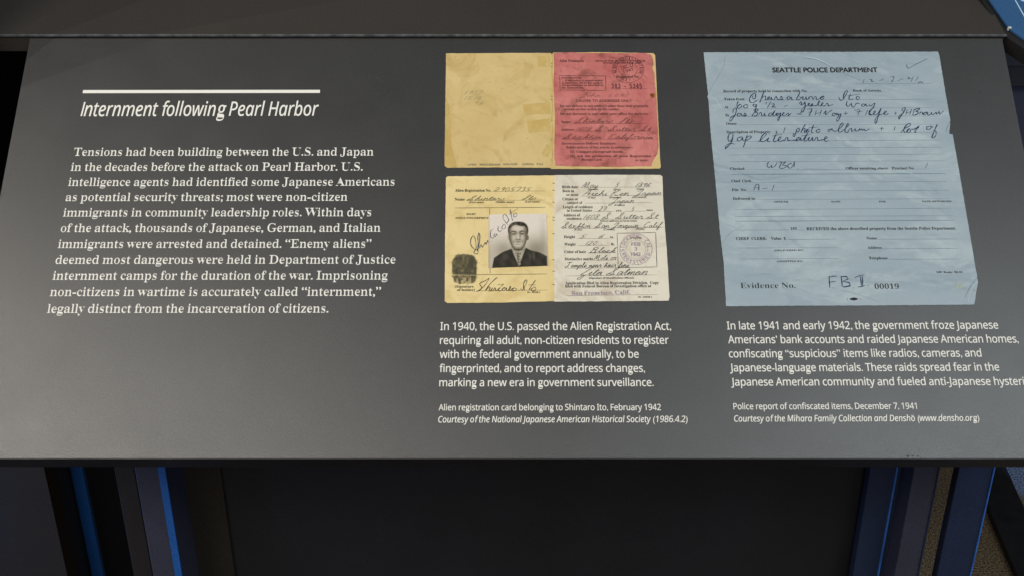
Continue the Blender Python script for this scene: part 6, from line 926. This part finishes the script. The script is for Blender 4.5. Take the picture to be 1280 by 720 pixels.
WB = """95,62 75,110 50,158 80,162 108,140 82,128|105,140 130,125 125,157 150,157 166,125 166,157 188,150 203,125 197,157|205,130 228,124 236,134 250,157 262,130 285,130 285,157 312,155 367,125 340,130 335,152 360,157 377,130 362,114
550,128 568,165 600,162 640,95 657,62 637,58 610,100 603,158|692,90 670,150 695,162 720,150|655,118 802,94|772,120 755,145 775,162 797,142 780,118
80,215 98,188 112,195 105,225 130,217 152,185|152,185 152,250 130,300 110,312 114,282 150,242 180,232 207,210 195,203 190,230 215,234 237,205 237,226 217,238 255,232 285,232 327,187 315,178 305,215 325,237 345,227 367,205 355,198 347,228 370,237 395,230 410,203 425,215 430,237 487,214
650,178 640,220 665,242 700,205 705,240 735,247 757,205 802,208|862,215 825,215 825,237 850,237 872,210 875,237 902,232
60,330 117,335|98,308 90,342|178,277 232,264|235,268 215,320 200,352|190,312 237,304|240,342|285,288 270,347|347,278 325,347|280,325 342,314|370,332 402,288 395,342 440,302 472,284|512,320 480,325 475,347 500,347 522,320 525,344 545,322 545,347 577,325 560,380 535,417 523,396 557,350|608,326 662,322|637,303 630,342|735,286 795,280|797,283 775,347|758,308 832,297|892,283 865,347
52,512 45,550 22,597 8,585 25,555|50,517 77,498 82,530 55,547|157,452 125,500 103,552|115,530 142,503 152,512 145,547 168,545 188,510 165,525 175,550 202,530 190,508|252,458 225,547 252,550|188,497 302,484|312,515 285,525 290,547 322,542 327,515 300,510
462,508 430,515 425,532 450,532 472,503 480,527 530,530 602,462 595,438 570,460 545,520 562,547 595,530 640,490 672,457 657,446 630,500 625,542 657,547 672,515 705,503 700,532 725,532 747,503 747,532 780,527 797,503 800,527 822,506 832,527 852,508 862,530 885,522 915,505
52,645 87,608 55,618 50,647 80,642 102,608 102,642 125,637 182,560 150,620 140,647 162,650 205,603 190,642 215,647 242,603 240,642 265,642 280,608 300,615 300,642 322,642 345,638 385,630 417,610 400,598 380,630 395,654 437,646|108,592 217,574|508,645"""
WC = """10,215 25,237 57,215 78,203 62,250 48,262|52,263 10,310 40,347|0,332 27,300 15,290 10,337 40,337 62,327 87,305 72,298 65,337 95,337 112,330 152,258 120,350 95,432 78,437 85,390 120,347 165,332 187,325 217,305 200,298 185,325 200,342 242,324|308,325 337,320|326,305 322,337
400,300 405,270 432,256 437,270 410,320 370,380 357,387 372,350 422,318|460,278 445,342|512,272 490,342|455,315 507,305|550,270 523,347|535,282 597,260 602,275 560,300 592,305 580,332 530,347|605,337 620,308 642,315 642,337 672,313 650,325 665,342 692,325 675,310 702,313 705,342 735,337 747,310 752,337 777,332 802,308 807,337 842,300 838,328 855,328 892,292
138,500 187,500|162,483 155,527|317,478 305,527|385,552 420,510 490,472 502,450 475,443 430,490 420,530 440,550 492,503 460,520 465,547 495,542 507,510 545,512 602,468 565,520 550,547 572,550|545,500 602,493|722,478 690,485 695,512 725,512 747,485 730,473 772,490|817,453 790,510 755,600 765,614 797,590 802,540 772,522"""
strokes(q, fa, WA, .00074, t2); strokes(q, fb, WB, .00074, t2); strokes(q, fc_, WC, .00074, t2)
strokes(q, Z(1030, 60, 7.2), "360,283 348,320|403,285 430,288 420,304 447,303|495,298 537,282|590,266 627,261 620,285 605,310|660,296 712,280|765,262 752,282 782,275|802,262 780,307|847,260 820,303|845,305 855,318 865,306 877,318 890,305", .0005, t2)
strokes(q, Z(875, 150, 5.54), "475,293 463,315 475,333 495,315 495,333 520,320 532,293|545,300 567,293 545,333|565,300 592,293 570,315 602,320 575,337 545,334|637,303 610,310 610,332 630,334 652,300 652,290 650,330|675,338|370,492 385,455 405,448 405,492|370,473 407,470|433,478 467,473|512,453 497,492", .0006, t2)
strokes(q, Z(1040, 150, 5.54), "662,298 645,337", .0004, t2)
q.ribbon([tuple(PP.at(*z)) for z in smooth([(1133, 81), (1133.8, 85.4), (1136, 85.6), (1146, 80), (1159.9, 73.6)])], .00045, t2)
q.build('handwriting', 'pen', sheet3)
q = MB()
for st in ['1036,345.5 1036.5,353 1037,360', '1036,347 1041,345.6 1046,345.5', '1037,353 1044,352', '1041,360 1041.8,360.3', '1051,345.5 1052,353 1052.5,358.5', '1051,346 1058,346 1060,349 1053,352 1061,353.5 1062.5,357.5 1055,359 1052,358', '1066,360 1066.8,360.4', '1068,347.5 1074,345 1080,343.8', '1075,346 1076,352 1076.5,358', '1077.5,345.5 1078,352 1078,357.5', '1072,359 1077,358.5 1081,357', '1084,357.5 1084.6,358.2']:
    q.ribbon([tuple(PP.at(*map(float, z.split(',')))) for z in st.split()], .00105, t2, .4)
q.build('marker_letters', 'pen', sheet3)
q = MB(); pts = [PP.at(1067 + 5.5 * math.cos(t), 374 + 1.9 * math.sin(t) * (1 - .35 * abs(math.cos(t)))) for t in [-i * 6.283 / 20 for i in range(20)]]; q.sheet([tuple(z) for z in pts], t2); 
q.ribbon([tuple(PP.at(1058.5, 372.6)), tuple(PP.at(1059.4, 374)), tuple(PP.at(1058.5, 375.6))], .0003, t2); q.ribbon([tuple(PP.at(1075.6, 372.6)), tuple(PP.at(1074.8, 374)), tuple(PP.at(1075.6, 375.6))], .0003, t2)
q.build('union_mark', 'black', sheet3)
q = MB(); q.sheet([tuple(PP.at(1199 + 4.5 * math.cos(t) * (1 + .06 * math.sin(3 * t)), 357.7 + 4.4 * math.sin(t))) for t in [-i * 6.283 / 18 for i in range(18)]], t2); q.build('faded_spot', 'dot', sheet3)
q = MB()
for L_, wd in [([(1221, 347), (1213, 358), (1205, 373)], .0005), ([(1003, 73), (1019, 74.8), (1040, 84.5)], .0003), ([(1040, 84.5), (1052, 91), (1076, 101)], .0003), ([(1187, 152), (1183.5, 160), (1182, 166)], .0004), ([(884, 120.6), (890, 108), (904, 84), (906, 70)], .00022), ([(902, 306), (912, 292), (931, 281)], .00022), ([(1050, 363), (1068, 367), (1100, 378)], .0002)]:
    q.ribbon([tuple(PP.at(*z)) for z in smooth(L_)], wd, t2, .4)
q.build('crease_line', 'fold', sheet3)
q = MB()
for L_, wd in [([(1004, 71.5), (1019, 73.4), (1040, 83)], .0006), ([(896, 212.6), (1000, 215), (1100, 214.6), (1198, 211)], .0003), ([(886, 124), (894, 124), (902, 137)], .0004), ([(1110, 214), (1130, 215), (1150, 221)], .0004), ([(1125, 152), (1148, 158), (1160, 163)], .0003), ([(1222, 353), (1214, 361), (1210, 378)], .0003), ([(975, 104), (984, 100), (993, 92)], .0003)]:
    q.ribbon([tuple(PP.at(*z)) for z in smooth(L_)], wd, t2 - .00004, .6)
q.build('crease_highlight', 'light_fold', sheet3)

# ------------------------------------------------------------------ deck above the panel
deck = empty('upper_deck', PD); tag(deck, 'dark charcoal laminate deck sloping away behind the text panel', 'deck')
dl = -1.1; dr = PD.at(1258.5, 45).x
g = MB(); g.slab([(dl, .0015), (dr, .0015), (dr, .75), (dl, .75)], -.02, 0); bevel(g.build('deck_board', 'deck', deck), .0008)
g = MB(); g.slab([(dl, -.0002), (dr + .0006, -.0002), (dr + .0006, .0013), (dl, .0013)], -.0014, .0002); g.build('front_lip', 'worn', deck)
g = MB(); g.slab([(dr - .008, -.20), (dr + .0002, -.20), (dr + .0002, -.0020), (dr - .008, -.0020)], -.034, -.012); 

# two low track lamps at the left throw the edge of an unseen board, added for its shadow, across the deck
EP = PD.w(*PD.at(-47, 77)); dirs = []
for (ax, ay), (bx, by) in (((40, 45), (160, 0)), ((130, 45), (320, 10))):
    A_ = PD.w(*PD.at(ax, ay)); B_ = PD.w(*PD.at(bx, by)); d = Vector((B_.x - A_.x, B_.y - A_.y, 0)).normalized(); dirs.append(d)
    L_ = EP - d * 1.7; L_.z = 2.35
    spot('track_spot', L_, PD.w(-.1, .1), 34, (1, .90, .80), 50, .5, .012)
g = MB(); g.box(EP.x - .5, EP.x, EP.y - .012, EP.y + .012, 0, 2.05); tag(g.build('shadow_board', 'brown'), 'unseen dark board added left of the desk to shadow the deck', None, None, 'structure')

# ------------------------------------------------------------------ cabinet and posts below
yb = PP.w(0, bb).y; zb = PP.w(0, bb).z
def X(px, py, Y):   # world x, z of a photo measurement on the upright plane at depth Y
    d = ray(px, py); t = Y / d.y; return d.x * t, CAMZ + d.z * t
def post(name, x0, x1, py, Y, dep, z0, z1, m, label, cat, edges=(), group=None):
    a = X(x0, py, Y)[0]; b = X(x1, py, Y)[0]
    o = empty(name, loc=((a + b) / 2, Y + dep / 2, z0)); tag(o, label, cat, group)
    w_ = (b - a) / 2
    g = MB(); g.box(-w_, w_, -dep / 2, dep / 2, 0, z1 - z0); bevel(g.build('core', m, o), .001)
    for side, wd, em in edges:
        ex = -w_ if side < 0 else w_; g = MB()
        g.box(ex - (wd if side > 0 else .0004), ex + (.0004 if side > 0 else wd), -dep / 2 - .0015, -dep / 2 + .0005, .0, z1 - z0); g.build('lit_edge_strip', em, o)  # strip colour imitates light caught along the post edge
    return o
Yp = yb + .10
zt = zb + .02
body_y = Yp + .09
def under(Y): return zb - .045   # top height that stays below the slab
A = X(209, 600, Yp + .05)[0]; B = X(1086, 600, Yp + .05)[0]
o = empty('knee_board', loc=((A + B) / 2, Yp + .06, 0)); tag(o, 'wide black back board under the sloping panel between the two upright supports', 'board')
g = MB(); g.box(A - (A + B) / 2, B - (A + B) / 2, -.01, .01, .06, under(Yp + .05) ); g.build('board', 'board', o)
xk = X(278, 600, Yp + .048)[0]
g = MB(); g.box(A - (A + B) / 2, xk - (A + B) / 2, -.014, -.0105, .06, under(Yp + .045)); g.build('side_batten', 'brown', o)
post('support_post', 145, 170, 600, Yp + .03, .06, 0, under(Yp + .03), 'brown', 'dark brown upright support left of the purple grey one under the panel', 'support post', group=None)
post('support_post', 170.3, 208.5, 600, Yp, .08, 0, under(Yp), 'dusk', 'grey purple upright support with blue light painted along its edge, left of the black board', 'support post', [(1, .0066, 'blue'), ])
post('accent_post', 90, 105, 600, Yp + .22, .008, 0, under(Yp + .2), 'blue', 'slim blue upright at the far left under the panel', 'post')
post('side_cabinet', -160, 55, 600, Yp + .16, .3, 0, under(Yp + .16), 'grey', 'grey cabinet side at the lower left corner behind the panel', 'cabinet')
post('support_post', 1086, 1119, 600, Yp + .03, .012, 0, under(Yp), 'navy', 'navy upright support with blue light painted down its right edge beside the black board', 'support post', [(1, .0012, 'bright')])
post('support_post', 1120, 1140, 600, Yp + .032, .012, 0, under(Yp + .012), 'navy', 'narrow navy upright between the blue lined support and the purple grey one', 'support post')
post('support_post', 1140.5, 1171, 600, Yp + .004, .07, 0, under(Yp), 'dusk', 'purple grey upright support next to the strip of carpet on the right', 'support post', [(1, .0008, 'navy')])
post('support_post', 1196, 1239.5, 600, Yp + .02, .012, 0, under(Yp), 'navy', 'rightmost dark navy upright support with thin blue light painted down its right edge', 'support post', [(1, .0009, 'bright')])
# low black slab standing in for the shadow band on the carpet
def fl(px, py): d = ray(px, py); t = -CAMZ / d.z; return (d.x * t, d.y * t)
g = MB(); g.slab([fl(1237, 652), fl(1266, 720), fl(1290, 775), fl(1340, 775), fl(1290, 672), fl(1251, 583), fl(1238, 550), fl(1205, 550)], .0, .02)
tag(bevel(g.build('shadow_slab', 'edge'), .004), 'low black slab standing in for the shadow running diagonally across the carpet at lower right', 'shadow_slab')

# ------------------------------------------------------------------ neighbouring blue exhibit, upper right
PB = Plane(C0 + ray(1262, 36) * 1.02 + Vector((0, 0, .0)), (0, math.cos(R(30)), math.sin(R(30))))
nb = empty('blue_display', PB); tag(nb, 'blue graphic display board with pale line at the upper right corner', 'display board')
pts = [PB.at(*z) for z in [(1196, -60), (1237, 0), (1262, 36), (1282, 50), (1345, 92), (1420, -60)]]
g = MB(); g.slab([tuple(z) for z in pts], -.0025, 0); bevel(g.build('board', 'screen', nb), .0008)
q = [PB.at(*z) for z in [(1190, -62), (1231, 2), (1257, 42), (1281, 58), (1345, 100), (1420, -60)]]
g = MB(); g.slab([tuple(z) for z in q], -.018, -.0027); g.build('under_board', 'edge', nb)
g = MB(); g.ribbon([tuple(PB.at(1262 + 9 * k, -12 + 16 * k)) for k in range(5)], .0012, .0003, .1); g.build('pale_line', 'pale', nb)
g = MB(); g.sheet([tuple(PB.at(*z)) for z in [(1275, -4), (1276, 1), (1284, 4), (1290, -4)]][::-1], .0003); g.build('pale_shape', 'pale', nb)
g = MB(); z = PB.at(1262.3, 34.6); g.slab([(z.x + math.cos(t) * .0017 * (1 + .3 * math.sin(2.5 * t)), z.y + math.sin(t) * .0015) for t in [i * 6.283 / 9 for i in range(9)]], -.0024, .0003); g.build('chipped_corner', 'chip', nb)
# cabinets seen past the right edge of the panel
o = empty('side_cabinet', loc=(0, 1.25, 0)); tag(o, 'dark navy cabinet side seen past the right edge of the panel', 'cabinet')
a = X(1236, 110, 1.2)[0]
g = MB(); g.box(a - .05, a + .6, 0, .4, .66, X(1262, 50, 1.25)[1]); g.build('side_board', 'dusk', o)
g = MB(); g.box(a - .05, a + .6, -.012, -.001, X(1270, 107, 1.24)[1], X(1270, 84, 1.24)[1]); g.build('black_gap', 'edge', o)
o = empty('rear_cabinet', loc=(0, 1.3, 0)); tag(o, 'dark recess panel left of the text panel beneath the deck', 'cabinet')
g = MB(); g.box(-1.2, lx + .12, 0, .2, 0, PP.w(0, 0).z + .03); g.build('side_board', 'brown', o)

for o_ in bpy.data.objects:                                  # pen strokes and print too small to pick apart singly
    if o_.type == 'MESH' and o_.parent and o_.name.split('.')[0] in ('printed_text', 'handwriting', 'ink_stamp', 'stitch_mark', 'pencil_note', 'crease_line', 'crease_highlight', 'ruled_lines'):
        o_['kind'] = 'stuff'
